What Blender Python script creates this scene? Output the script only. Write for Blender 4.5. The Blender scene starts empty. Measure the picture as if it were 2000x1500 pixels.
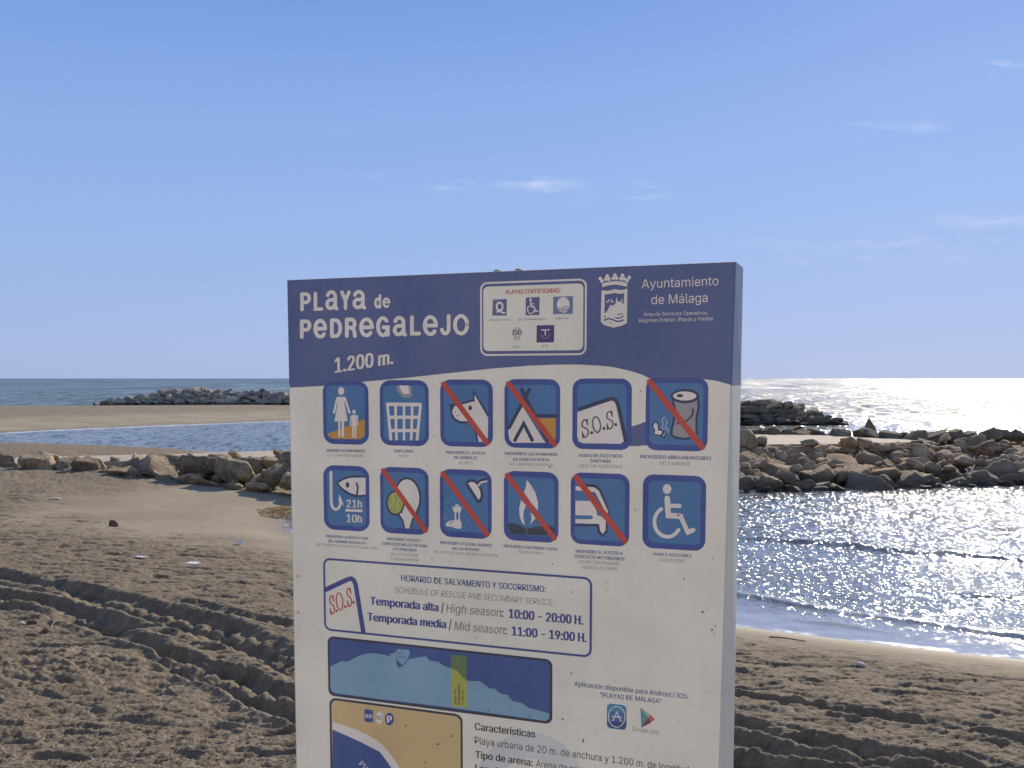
import bpy, bmesh, math, random
import numpy as np
from mathutils import Vector, Matrix
from mathutils.geometry import tessellate_polygon

random.seed(7)
R = math.radians
scene = bpy.context.scene
col = scene.collection

# ------------------------------------------------------------------ camera
F_PX = 1900.0                      # focal length in pixels of a 2000 px wide picture
EYE = 4.2                          # eye height above the sea
PITCH = math.atan(F_PX / 22700.0)
CY = 739 + F_PX * math.tan(PITCH)
cam_d = bpy.data.cameras.new('camera')
cam_d.sensor_width = 36
cam_d.lens = F_PX / 2000 * 36
cam_d.shift_y = (CY - 750) / 2000
cam_d.clip_start = 0.05
cam_d.clip_end = 60000
cam = bpy.data.objects.new('camera', cam_d)
cam.location = (0, 0, EYE)
cam.rotation_euler = (R(90) - PITCH, 0, 0)
col.objects.link(cam)
scene.camera = cam

# ------------------------------------------------------------------ light
SUN_AZ, SUN_EL = R(27.5), R(28)      # azimuth to the right of the view axis
scene.view_settings.view_transform = 'Standard'
scene.view_settings.look = 'None'
scene.view_settings.gamma = 1
scene.view_settings.use_curve_mapping = False
scene.view_settings.exposure = 0.42
world = bpy.data.worlds.new('World')
scene.world = world
world.use_nodes = True
wn, wl = world.node_tree.nodes, world.node_tree.links
wn.clear()
w_out = wn.new('ShaderNodeOutputWorld')
w_bg = wn.new('ShaderNodeBackground')
w_bg.inputs['Strength'].default_value = 0.10
sky = wn.new('ShaderNodeTexSky')
sky.sky_type = 'NISHITA'
sky.sun_disc = False
sky.sun_elevation = SUN_EL
sky.sun_rotation = SUN_AZ
sky.altitude = 0
sky.air_density = 1.0
sky.dust_density = 0.6
sky.ozone_density = 2.0
def wnode(t, **k):
    n = wn.new(t)
    for a, b in k.items():
        setattr(n, a, b)
    return n
# the clear sky pales evenly towards the horizon; the physical sky is blended with that gradient
w_gam = wnode('ShaderNodeGamma'); w_gam.inputs['Gamma'].default_value = 0.55
wl.new(sky.outputs[0], w_gam.inputs['Color'])
w_sc = wnode('ShaderNodeMix', data_type='RGBA', blend_type='MULTIPLY')
w_sc.inputs['Factor'].default_value = 1
w_sc.inputs['B'].default_value = (1.3, 1.45, 2.1, 1)
wl.new(w_gam.outputs[0], w_sc.inputs['A'])
w_geo = wnode('ShaderNodeTexCoord'); w_sep = wnode('ShaderNodeSeparateXYZ')
wl.new(w_geo.outputs['Generated'], w_sep.inputs[0])
w_ramp = wnode('ShaderNodeValToRGB')
cr = w_ramp.color_ramp
while len(cr.elements) < 7: cr.elements.new(.5)
for e, (p, c) in zip(cr.elements, ((0.0, (2.85, 3.65, 5.8)), (0.06, (2.65, 3.6, 5.9)), (0.18, (2.15, 3.40, 6.1)), (0.27, (1.75, 3.0, 5.95)), (0.35, (1.25, 2.45, 5.6)), (0.55, (1.3, 2.3, 4.7)), (1.0, (1.2, 1.9, 3.8)))):
    e.position = p; e.color = (*[q / 10 for q in c], 1)
wl.new(w_sep.outputs['Z'], w_ramp.inputs[0])
w_r10 = wnode('ShaderNodeMix', data_type='RGBA', blend_type='MULTIPLY'); w_r10.inputs['Factor'].default_value = 1; w_r10.inputs['B'].default_value = (10, 10, 10, 1)
wl.new(w_ramp.outputs[0], w_r10.inputs['A'])
w_mul = wnode('ShaderNodeMix', data_type='RGBA')
w_mul.inputs['Factor'].default_value = 0.82
wl.new(w_sc.outputs['Result'], w_mul.inputs['A']); wl.new(w_r10.outputs['Result'], w_mul.inputs['B'])
# thin cirrus, laid on a high plane
tc = wnode('ShaderNodeTexCoord')
sep = wnode('ShaderNodeSeparateXYZ')
wl.new(tc.outputs['Generated'], sep.inputs[0])
def wmath(op, a, b=None, clamp=False):
    n = wnode('ShaderNodeMath', operation=op, use_clamp=clamp)
    for i, v in enumerate((a, b)):
        if v is None: continue
        if isinstance(v, (int, float)): n.inputs[i].default_value = v
        else: wl.new(v, n.inputs[i])
    return n.outputs[0]
zz = wmath('MAXIMUM', sep.outputs['Z'], 0.02)
ux = wmath('DIVIDE', sep.outputs['X'], sep.outputs['Y'])
uz = wmath('DIVIDE', sep.outputs['Z'], sep.outputs['Y'])
comb = wnode('ShaderNodeCombineXYZ')
wl.new(ux, comb.inputs[0]); wl.new(uz, comb.inputs[1])
mp = wnode('ShaderNodeMapping'); mp.inputs['Scale'].default_value = (9, 50, 1); mp.inputs['Rotation'].default_value = (0, 0, 0)
wl.new(comb.outputs[0], mp.inputs[0])
cn = wnode('ShaderNodeTexNoise'); cn.inputs['Scale'].default_value = 1.6; cn.inputs['Detail'].default_value = 7; cn.inputs['Roughness'].default_value = 0.62; cn.inputs['Distortion'].default_value = 0.4
wl.new(mp.outputs[0], cn.inputs['Vector'])
def cloud_blob(cx, cz, rx, rz, amp):
    dx = wmath('MULTIPLY', wmath('SUBTRACT', ux, cx), 1 / rx)
    dz = wmath('MULTIPLY', wmath('SUBTRACT', uz, cz), 1 / rz)
    s = wmath('ADD', wmath('MULTIPLY', dx, dx), wmath('MULTIPLY', dz, dz))
    return wmath('MULTIPLY', wmath('SUBTRACT', 1, wmath('POWER', s, 0.6), True), amp * 1.5)
def sp(px, py): return ((px - 1000) / F_PX, (739 - py) / F_PX)
acc = None
for (px, py, rx, ry, amp) in ((1918, 152, 44, 20, 0.95), (1992, 150, 46, 18, 0.8), (1690, 265, 80, 22, 0.42), (1790, 262, 60, 26, 0.3),
                              (1810, 315, 40, 14, .25), (885, 372, 70, 15, 0.5), (1060, 370, 110, 20, 0.6), (1230, 372, 80, 14, 0.62), (1215, 388, 110, 14, 0.62),
                              (1150, 405, 50, 9, .3), (735, 352, 40, 9, 0.32), (640, 272, 60, 14, .22), (1930, 436, 170, 24, 0.42), (1760, 478, 330, 30, 0.30), (1650, 500, 380, 60, 0.2)):
    cx, cz = sp(px, py)
    b = cloud_blob(cx, cz, rx / F_PX, ry / F_PX, amp)
    acc = b if acc is None else wmath('MAXIMUM', acc, b)
frontm = wmath('GREATER_THAN', sep.outputs['Y'], 0.0)
cmask = wmath('MULTIPLY', wmath('MULTIPLY', acc, frontm), wmath('MULTIPLY', wmath('SUBTRACT', cn.outputs['Fac'], 0.43, True), 4.2))
cmask = wmath('MINIMUM', wmath('MULTIPLY', cmask, 0.45), 0.42)
w_mix = wnode('ShaderNodeMix', data_type='RGBA')
wl.new(cmask, w_mix.inputs['Factor'])
wl.new(w_mul.outputs['Result'], w_mix.inputs['A'])
w_mix.inputs['B'].default_value = (6.6, 6.8, 7.8, 1)
wl.new(w_mix.outputs['Result'], w_bg.inputs['Color'])
wl.new(w_bg.outputs[0], w_out.inputs[0])

sun_d = bpy.data.lights.new('sun', 'SUN')
sun_d.energy = 4.0
sun_d.angle = R(0.53)
sun_d.color = (1.0, 0.89, 0.74)
sun = bpy.data.objects.new('sun', sun_d)
sd_ = Vector((math.sin(SUN_AZ) * math.cos(SUN_EL), math.cos(SUN_AZ) * math.cos(SUN_EL), math.sin(SUN_EL)))
sun.rotation_euler = sd_.to_track_quat('Z', 'Y').to_euler()
sun.location = (20, 30, 40)
col.objects.link(sun)

# ------------------------------------------------------------------ helpers
def tag(o, label=None, cat=None, group=None, kind=None):
    if label: o['label'] = label
    if cat: o['category'] = cat
    if group: o['group'] = group
    if kind: o['kind'] = kind
    return o
def empty(name, loc=(0, 0, 0), rz=0, parent=None):
    o = bpy.data.objects.new(name, None)
    o.empty_display_size = 0.2
    o.location = loc; o.rotation_euler = (0, 0, rz)
    o.parent = parent
    col.objects.link(o)
    return o
def mesh_obj(name, verts, faces, mats, parent=None, smooth=False, midx=None):
    me = bpy.data.meshes.new(name)
    me.from_pydata([tuple(map(float, v)) for v in verts], [], faces)
    for m in (mats if isinstance(mats, (list, tuple)) else [mats]):
        me.materials.append(m)
    if midx: me.polygons.foreach_set('material_index', midx)
    if smooth: me.polygons.foreach_set('use_smooth', [True] * len(me.polygons))
    me.update()
    o = bpy.data.objects.new(name, me)
    o.parent = parent
    col.objects.link(o)
    return o
def link(name, me, parent=None, loc=(0, 0, 0), rot=(0, 0, 0), scl=(1, 1, 1)):
    o = bpy.data.objects.new(name, me)
    o.location = loc; o.rotation_euler = rot; o.scale = scl
    o.parent = parent
    col.objects.link(o)
    return o
def ray(px, py):
    a = (px - 1000) / F_PX; b = -(py - CY) / F_PX
    return np.array([a, math.cos(PITCH) + b * math.sin(PITCH), -math.sin(PITCH) + b * math.cos(PITCH)])
def G(px, py, z=0.0):
    """point of the place at height z that the photograph shows at px, py"""
    r = ray(px, py); t = (z - EYE) / r[2]
    return (r[0] * t, r[1] * t)

# ---- numpy gradient noise
_rng = np.random.RandomState(11)
_perm = _rng.permutation(1024); _perm = np.concatenate([_perm, _perm])
_ga = _rng.rand(1024) * 2 * np.pi
_gx, _gy = np.cos(_ga), np.sin(_ga)
def pnoise(x, y):
    xi = np.floor(x).astype(np.int64); yi = np.floor(y).astype(np.int64)
    xf = x - xi; yf = y - yi
    xi &= 1023; yi &= 1023
    x1 = (xi + 1) & 1023; y1 = (yi + 1) & 1023
    u = xf * xf * xf * (xf * (xf * 6 - 15) + 10); v = yf * yf * yf * (yf * (yf * 6 - 15) + 10)
    def g(ix, iy, dx, dy):
        h = _perm[_perm[ix] + iy]
        return _gx[h] * dx + _gy[h] * dy
    a = g(xi, yi, xf, yf); b = g(x1, yi, xf - 1, yf); c = g(xi, y1, xf, yf - 1); d = g(x1, y1, xf - 1, yf - 1)
    return 1.5 * ((a + u * (b - a)) * (1 - v) + (c + u * (d - c)) * v)
def fbm(x, y, octs=4, gain=0.5, lac=2.03):
    s = 0; a = 1.0; f = 1.0
    for i in range(octs):
        s = s + a * pnoise(x * f + 17.3 * i, y * f - 9.1 * i); a *= gain; f *= lac
    return s
def sstep(a, b, x):
    t = np.clip((x - a) / (b - a), 0, 1); return t * t * (3 - 2 * t)
def seg_dist(x, y, pts):
    """distance to a polyline, signed side offset and run along it"""
    best = np.full(x.shape, 1e9); side = np.zeros(x.shape); run = np.zeros(x.shape); acc_ = 0
    for (ax, ay), (bx, by) in zip(pts[:-1], pts[1:]):
        dx, dy = bx - ax, by - ay; L = math.hypot(dx, dy)
        t = np.clip(((x - ax) * dx + (y - ay) * dy) / (L * L), 0, 1)
        ex, ey = x - (ax + t * dx), y - (ay + t * dy)
        d = np.hypot(ex, ey)
        m = d < best
        best = np.where(m, d, best)
        side = np.where(m, np.sign(dx * ey - dy * ex) * d, side)
        run = np.where(m, acc_ + t * L, run)
        acc_ += L
    return best, side, run
def poly_sd(x, y, pts):
    """signed distance, positive inside"""
    d, _, _ = seg_dist(x, y, pts + [pts[0]])
    ins = np.zeros(x.shape, bool)
    for (ax, ay), (bx, by) in zip(pts, pts[1:] + [pts[0]]):
        if ay == by: continue
        c = ((ay > y) != (by > y)) & (x < (bx - ax) * (y - ay) / (by - ay) + ax)
        ins ^= c
    return np.where(ins, d, -d)
def smooth_line(pts, n=8, closed=False):
    P_ = [np.array(p, float) for p in pts]; out = []
    N = len(P_)
    for i in range(N if closed else N - 1):
        if closed: p0, p1, p2, p3 = P_[(i - 1) % N], P_[i], P_[(i + 1) % N], P_[(i + 2) % N]
        else: p0, p1, p2, p3 = P_[max(i - 1, 0)], P_[i], P_[i + 1], P_[min(i + 2, N - 1)]
        for k in range(n):
            t = k / n
            out.append(tuple(0.5 * ((2 * p1) + (-p0 + p2) * t + (2 * p0 - 5 * p1 + 4 * p2 - p3) * t * t + (-p0 + 3 * p1 - 3 * p2 + p3) * t ** 3)))
    if not closed: out.append(tuple(P_[-1]))
    return out

# ------------------------------------------------------------------ materials
class NT:
    def __init__(s, name):
        s.m = bpy.data.materials.new(name); s.m.use_nodes = True
        s.n, s.l = s.m.node_tree.nodes, s.m.node_tree.links
        s.b = s.n['Principled BSDF']
    def new(s, t, **k):
        n = s.n.new(t)
        for a, b in k.items(): setattr(n, a, b)
        return n
    def put(s, sock, v):
        if hasattr(v, 'is_output') or isinstance(v, bpy.types.NodeSocket): s.l.new(v, sock)
        elif isinstance(v, (tuple, list)) and len(v) == 3 and sock.type == 'RGBA': sock.default_value = (*v, 1)
        else: sock.default_value = v
    def math(s, op, a, b=None, clamp=False):
        n = s.new('ShaderNodeMath', operation=op, use_clamp=clamp)
        s.put(n.inputs[0], a)
        if b is not None: s.put(n.inputs[1], b)
        return n.outputs[0]
    def mix(s, f, a, b, blend='MIX'):
        n = s.new('ShaderNodeMix', data_type='RGBA', blend_type=blend)
        s.put(n.inputs['Factor'], f); s.put(n.inputs['A'], a); s.put(n.inputs['B'], b)
        return n.outputs['Result']
    def noise(s, scale, detail=4, rough=0.5, vec=None, dist=0.0, out='Fac'):
        n = s.new('ShaderNodeTexNoise')
        n.inputs['Scale'].default_value = scale; n.inputs['Detail'].default_value = detail
        n.inputs['Roughness'].default_value = rough; n.inputs['Distortion'].default_value = dist
        if vec is not None: s.l.new(vec, n.inputs['Vector'])
        return n.outputs[out]
    def ramp(s, f, stops, interp='LINEAR'):
        n = s.new('ShaderNodeValToRGB'); s.put(n.inputs[0], f)
        cr = n.color_ramp; cr.interpolation = interp
        while len(cr.elements) < len(stops): cr.elements.new(0.5)
        for e, (p, c) in zip(cr.elements, stops):
            e.position = p; e.color = (*c, 1) if len(c) == 3 else c
        return n.outputs[0]
    def coord(s, which='Object', scale=None, loc=None):
        t = s.new('ShaderNodeTexCoord').outputs[which]
        if scale or loc:
            m = s.new('ShaderNodeMapping')
            if scale: m.inputs['Scale'].default_value = scale
            if loc: m.inputs['Location'].default_value = loc
            s.l.new(t, m.inputs[0]); return m.outputs[0]
        return t
    def bump(s, h, strength, dist, normal=None):
        n = s.new('ShaderNodeBump'); s.put(n.inputs['Height'], h)
        s.put(n.inputs['Strength'], strength); n.inputs['Distance'].default_value = dist
        if normal is not None: s.l.new(normal, n.inputs['Normal'])
        return n.outputs[0]
    def fin(s, color=None, rough=None, normal=None, **k):
        if color is not None: s.put(s.b.inputs['Base Color'], color)
        if rough is not None: s.put(s.b.inputs['Roughness'], rough)
        if normal is not None: s.put(s.b.inputs['Normal'], normal)
        for a, b in k.items(): s.put(s.b.inputs[a.replace('_', ' ')], b)
        return s.m

def print_mat(name, c, rough=0.42, wear=0.14, spec=0.4):
    """weathered print on the sign: mottled, dusty, with fly specks; object coordinates are the sign's own for every print layer"""
    t = NT(name)
    v = t.coord('Object')
    n1 = t.noise(5, 5, .6, v)
    n2 = t.noise(60, 4, .7, t.coord('Object', scale=(1, 1, .45)))
    n3 = t.noise(420, 2, .6, v)
    k = t.math('ADD', t.math('MULTIPLY', n1, .5), t.math('ADD', t.math('MULTIPLY', n2, .3), t.math('MULTIPLY', n3, .2)))
    st = t.noise(1.0, 4, .7, t.coord('Object', scale=(38, 1, 1.6)))
    k = t.math('ADD', k, t.math('MULTIPLY', t.math('SUBTRACT', st, .5), .35))
    dust = t.math('MULTIPLY', t.math('SUBTRACT', k, .35, True), wear * 3.6, True)
    c1 = t.mix(dust, c, (0.36, 0.31, 0.25))
    dark = t.ramp(n1, [(0.3, (0.86, 0.86, 0.86)), (0.65, (1.05, 1.05, 1.05))])
    c2 = t.mix(1.0, c1, dark, 'MULTIPLY')
    vo = t.new('ShaderNodeTexVoronoi'); vo.inputs['Scale'].default_value = 17
    t.l.new(v, vo.inputs['Vector'])
    sz = t.noise(9, 2, .5, t.coord('Object', loc=(3, 1, 2)))
    thr = t.math('MULTIPLY', t.math('SUBTRACT', sz, .50, True), .16)
    spot = t.math('LESS_THAN', vo.outputs['Distance'], thr)
    c3 = t.mix(t.math('MULTIPLY', spot, .55), c2, (0.12, 0.085, 0.06))
    rg = t.math('ADD', rough, t.math('MULTIPLY', n2, .2))
    nb = t.bump(t.noise(900, 2, .5, v), .06, .001, t.bump(t.noise(2.2, 2, .5, v), .35, .012))
    return t.fin(c3, rg, nb, Specular_IOR_Level=spec)

PM = {
    'white': print_mat('sign_white', (0.85, 0.865, 0.76), wear=.09),
    'offwhite': print_mat('print_offwhite', (0.84, 0.82, 0.76), wear=.08),
    'navy': print_mat('print_navy', (0.086, 0.134, 0.32), wear=.13, rough=.34),
    'frame': print_mat('print_frame_blue', (0.050, 0.098, 0.36), wear=.10),
    'blue': print_mat('print_field_blue', (0.070, 0.215, 0.46), wear=.12),
    'red': print_mat('print_red', (0.58, 0.085, 0.065), wear=.10),
    'dark': print_mat('print_dark', (0.040, 0.062, 0.14), wear=.08),
    'ink': print_mat('print_ink', (0.062, 0.092, 0.32), wear=.08),
    'black': print_mat('print_black', (0.055, 0.055, 0.07), wear=.08),
    'grey': print_mat('print_grey', (0.37, 0.33, 0.30), wear=.1),
    'orange': print_mat('print_orange', (0.62, 0.34, 0.075), wear=.1),
    'can': print_mat('print_can_grey', (0.36, 0.36, 0.37), wear=.1),
    'ball': print_mat('print_ball_green', (0.42, 0.47, 0.12), wear=.1),
    'ballseam': print_mat('print_seam', (0.60, 0.62, 0.36), wear=.1),
    'drop': print_mat('print_drop_blue', (0.15, 0.38, 0.62), wear=.1),
    'smoke': print_mat('print_smoke', (0.50, 0.60, 0.72), wear=.1),
    'flagblue': print_mat('print_flag_blue', (0.14, 0.25, 0.42), wear=.1),
    'purple': print_mat('print_purple', (0.085, 0.045, 0.20), wear=.1),
    'mapland': print_mat('print_map_land', (0.23, 0.44, 0.60), wear=.12),
    'mapsea': print_mat('print_map_sea', (0.055, 0.115, 0.34), wear=.1),
    'mapedge': print_mat('print_map_edge', (0.050, 0.055, 0.085), wear=.08),
    'stripland': print_mat('print_strip_land', (0.46, 0.50, 0.12), wear=.1),
    'stripsea': print_mat('print_strip_sea', (0.14, 0.24, 0.11), wear=.1),
    'tan': print_mat('print_tan', (0.68, 0.53, 0.27), wear=.1),
    'paleblue': print_mat('print_pale_blue', (0.68, 0.75, 0.74), wear=.1),
    'mound': print_mat('print_mound', (0.050, 0.070, 0.10), wear=.08),
    'teal': print_mat('print_teal', (0.12, 0.33, 0.38), wear=.1),
    'sage': print_mat('print_sage', (0.42, 0.55, 0.42), wear=.1),
    'coral': print_mat('print_coral', (0.62, 0.14, 0.12), wear=.1),
    'plum': print_mat('print_plum', (0.18, 0.05, 0.12), wear=.1),
    'apptop': print_mat('print_app_blue', (0.08, 0.30, 0.50), wear=.1),
    'appmid': print_mat('print_app_mid', (0.07, 0.19, 0.42), wear=.1),
    'applow': print_mat('print_app_low', (0.05, 0.09, 0.28), wear=.1),
    'smudge': print_mat('dried_dirt', (0.10, 0.075, 0.055), wear=.1),
}

# ------------------------------------------------------------------ terrain
BEACH = [(90, -16), (25, 8), (12, 12.2), (7.5, 14.3), (3.7, 16.3), (0.5, 18.2), (-3, 21.5), (-5.6, 25.5), (-6.7, 28.2), (-6.3, 31.5), (-5, 35),
         (-6, 40), (-12, 47.5), (-17, 55.2), (-25, 59.5), (-32, 61), (-46, 61.5), (-62, 60), (-220, 50), (-220, -60), (90, -60)]
BEACH_S = [BEACH[0]] + smooth_line(BEACH[1:18], 5) + BEACH[18:]
SPIT = [(-220, 45), (-66, 60), (-50, 68.5), (-40, 75), (-35, 83), (-23, 96), (-8, 106), (4, 112), (8, 124), (-5, 137), (-35, 147), (-62, 143), (-80, 142), (-220, 152)]
def P2(px, py, z=0.85): return G(px, py, z)
TRACKS = [  # polyline (px, py on the sand), depth, half width, tread
    ([(-160, 1080), (0, 1103), (150, 1128), (300, 1160), (450, 1200), (570, 1246), (800, 1290)], .14, .24, .5),
    ([(1000, 1290), (1200, 1296), (1435, 1303), (1700, 1340), (2000, 1383), (2200, 1410)], .075, .11, .2),
    ([(-160, 1122), (0, 1143), (110, 1158), (200, 1192), (270, 1212)], .13, .20, .4),
    ([(-160, 1150), (0, 1160), (130, 1184), (260, 1222), (380, 1262)], .11, .17, .3),
    ([(150, 1142), (300, 1178), (430, 1212), (570, 1272), (700, 1330)], .13, .22, .6),
    ([(300, 1128), (400, 1150), (480, 1172), (600, 1190), (800, 1230)], .08, .16, .8),
    ([(240, 1222), (330, 1250), (450, 1290), (570, 1335), (700, 1380)], .12, .13, .3),
    ([(270, 1255), (380, 1290), (480, 1330), (570, 1372), (700, 1430)], .13, .15, .3),
    ([(1300, 1345), (1435, 1368), (1540, 1398), (1640, 1412), (1800, 1432), (2000, 1462), (2200, 1490)], .11, .17, .9),
    ([(1300, 1390), (1435, 1408), (1560, 1432), (1700, 1448), (1850, 1478), (2050, 1512)], .09, .15, .9),
    ([(1300, 1440), (1435, 1452), (1600, 1478), (1760, 1500), (1900, 1530)], .12, .17, .8),
    ([(300, 1210), (420, 1225), (520, 1250), (600, 1285)], .10, .12, .2),
]
TRACKS_W = [([P2(*p) for p in smooth_line(pts, 4)], a, w, tr) for pts, a, w, tr in TRACKS]
def height(x, y, detail=True):
    sdA = poly_sd(x, y, BEACH_S); sdB = poly_sd(x, y, SPIT)
    hA = np.where(sdA > 0, 0.62 * (1 - np.exp(-sdA / 4.5)) + 0.022 * np.minimum(sdA, 12), sdA * 0.10)
    hB = np.where(sdB > 0, 0.95 * (1 - np.exp(-sdB / 14.0)), sdB * 0.08)
    h = np.maximum(np.maximum(hA, hB), -2.0)
    if detail:
        near = sstep(0.4, 3.0, sdA)
        # smooth damp strip that runs inland at the back, left of the sign
        sx, sy = G(430, 985, .5)
        dd = np.hypot((x - sx) / 5.5, (y - sy) / 6.0)
        smooth_zone = 1 - sstep(0.55, 1.25, dd + .25 * fbm(x * .5, y * .5, 3))
        near = near * (1 - .85 * smooth_zone)
        farfade = 1 - .55 * sstep(22, 45, y)
        h = h + .05 * fbm(x * .35 + 4, y * .35, 3) * near
        lump = fbm(x * 1.7, y * 1.7, 3, .55)
        h = h + .016 * np.abs(lump) * near * farfade
        pit = pnoise(x * 1.9 + 40, y * 3.4 + 3)
        h = h - .044 * sstep(.26, .50, pit) * near * farfade
        pit2 = pnoise(x * 3.6 - 7, y * 6.2 + 13)
        h = h - .027 * sstep(.22, .46, pit2) * near * farfade
        h = h - .018 * sstep(.20, .45, pnoise(x * 6.5 + 3, y * 11.5)) * near
        clod = 1 - np.abs(fbm(x * 5.5, y * 5.5, 3, .6))
        h = h + .011 * (clod - .5) * near
        h = h + .010 * fbm(x * 19, y * 19, 2, .6) * near * (1 - sstep(14, 26, y))
        # mound with clods at the lower left
        mx, my = G(70, 1290, .85)
        dm = np.hypot((x - mx) / 1.7, (y - my) / 1.3)
        mound = 1 - sstep(.2, 1.1, dm)
        h = h + mound * (.07 + .06 * np.abs(fbm(x * 3.1, y * 3.1, 3, .6)))
        wob = .06 * fbm(x * .9, y * .9, 2)
        for pts, a, w, tr in TRACKS_W:
            d, s, run = seg_dist(x, y, pts)
            s = s + wob
            q = s / w
            edge = .85 + .35 * fbm(x * .8 + a * 50, y * .8, 2)
            L = sum(math.hypot(p[0] - r_[0], p[1] - r_[1]) for p, r_ in zip(pts[:-1], pts[1:]))
            ends = sstep(0, .8, run) * (1 - sstep(L - .8, L, run))
            endm = np.where(d < 3 * w + .4, 1, 0) * ends * np.clip(edge, .4, 1.2)
            rut = -a * np.exp(-np.abs(q) ** 3.2)
            berm = a * .42 * (np.exp(-((q - 1.55) / .48) ** 2) + .7 * np.exp(-((q + 1.55) / .48) ** 2))
            tread = tr * .045 * np.sin(run * 2 * np.pi / .42 + s * 6) * np.exp(-np.abs(q / 1.25) ** 4)
            h = h + 1.2 * endm * (rut + berm * (1 + .25 * fbm(x * 3, y * 3, 2)) + tread + .010 * np.sin(run * 2 * np.pi / .15 + s * 9 + 2 * fbm(x, y, 2)) * np.exp(-np.abs(q / 1.3) ** 4))
    return h, sdA, sdB

def grid_mesh(name, X, Y, Z, mat, attrs=None, kind='structure', smooth=True):
    nr, nc = X.shape
    V = np.stack([X, Y, Z], -1).reshape(-1, 3).astype(np.float32)
    i = np.arange(nr * nc).reshape(nr, nc)
    q = np.stack([i[:-1, :-1], i[:-1, 1:], i[1:, 1:], i[1:, :-1]], -1).reshape(-1, 4)
    me = bpy.data.meshes.new(name)
    me.vertices.add(len(V)); me.vertices.foreach_set('co', V.ravel())
    me.loops.add(q.size); me.loops.foreach_set('vertex_index', q.ravel().astype(np.int32))
    me.polygons.add(len(q)); me.polygons.foreach_set('loop_start', (np.arange(len(q)) * 4).astype(np.int32))
    me.polygons.foreach_set('loop_total', np.full(len(q), 4, np.int32))
    me.polygons.foreach_set('use_smooth', np.full(len(q), smooth))
    me.update(calc_edges=True)
    for k, a in (attrs or {}).items():
        at = me.attributes.new(k, 'FLOAT', 'POINT')
        at.data.foreach_set('value', a.ravel().astype(np.float32))
    me.materials.append(mat)
    o = bpy.data.objects.new(name, me); col.objects.link(o)
    tag(o, kind=kind)
    return o

# sand material
t = NT('sand')
pos = t.new('ShaderNodeNewGeometry').outputs['Position']
sdn = t.new('ShaderNodeAttribute'); sdn.attribute_name = 'inland'
rgh = t.new('ShaderNodeAttribute'); rgh.attribute_name = 'turned'
n_big = t.noise(.35, 4, .55, pos)
n_mid = t.noise(3.2, 5, .65, pos)
n_grain = t.noise(60, 3, .75, pos)
n_peb = t.noise(16, 4, .7, pos)
base = t.ramp(t.math('ADD', t.math('MULTIPLY', n_mid, .55), t.math('MULTIPLY', n_peb, .45)),
              [(0.34, (0.092, 0.069, 0.045)), (0.5, (0.172, 0.133, 0.085)), (0.66, (0.270, 0.210, 0.135))])
base = t.mix(t.math('MULTIPLY', t.math('SUBTRACT', n_grain, .45, True), 1.6), base, (0.32, 0.27, 0.20))
smoothc = t.ramp(n_big, [(0.35, (0.262, 0.213, 0.143)), (0.65, (0.350, 0.290, 0.197))])
base = t.mix(rgh.outputs['Fac'], smoothc, base)
wet = t.math('SUBTRACT', 1, t.math('MULTIPLY', t.math('ADD', sdn.outputs['Fac'], t.math('MULTIPLY', n_big, .6)), .8, True), True)
base = t.mix(t.math('MULTIPLY', wet, .55), base, (0.085, 0.075, 0.062))
n_b = t.bump(t.math('ADD', n_grain, t.math('MULTIPLY', n_peb, 2.2)), .55, .018)
t.fin(base, t.math('SUBTRACT', .95, t.math('MULTIPLY', wet, .45)), n_b, Specular_IOR_Level=.3)
M_SAND = t.m

yr = np.concatenate([np.linspace(3.3, 7.4, 30, endpoint=False), np.geomspace(7.4, 30, 620, endpoint=False), np.geomspace(30, 160, 190), [170, 220]])
tc_ = np.concatenate([np.linspace(-1.6, -.62, 40, endpoint=False), np.linspace(-.62, .62, 800), np.linspace(.62, 1.3, 30)[1:]])
Yg, Tg = np.meshgrid(yr, tc_, indexing='ij')
Xg = Yg * Tg
Hg, sA, sB = height(Xg, Yg)
sx, sy = G(430, 985, .5)
_sm = 1 - sstep(0.55, 1.25, np.hypot((Xg - sx) / 5.5, (Yg - sy) / 6.0) + .25 * fbm(Xg * .5, Yg * .5, 3))
turned = sstep(.3, 2.6, sA) * (1 - .9 * _sm) * (1 - .35 * sstep(50, 70, Yg))
turned = np.maximum(turned, .75 * sstep(9, 17, sB))
inland = np.clip(np.maximum(sA, sB * .5), -2, 50)
grid_mesh('beach_sand', Xg, Yg, Hg, M_SAND, {'inland': inland, 'turned': turned})
def hz(x, y):
    h, _, _ = height(np.array([float(x)]), np.array([float(y)])); return float(h[0])

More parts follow.
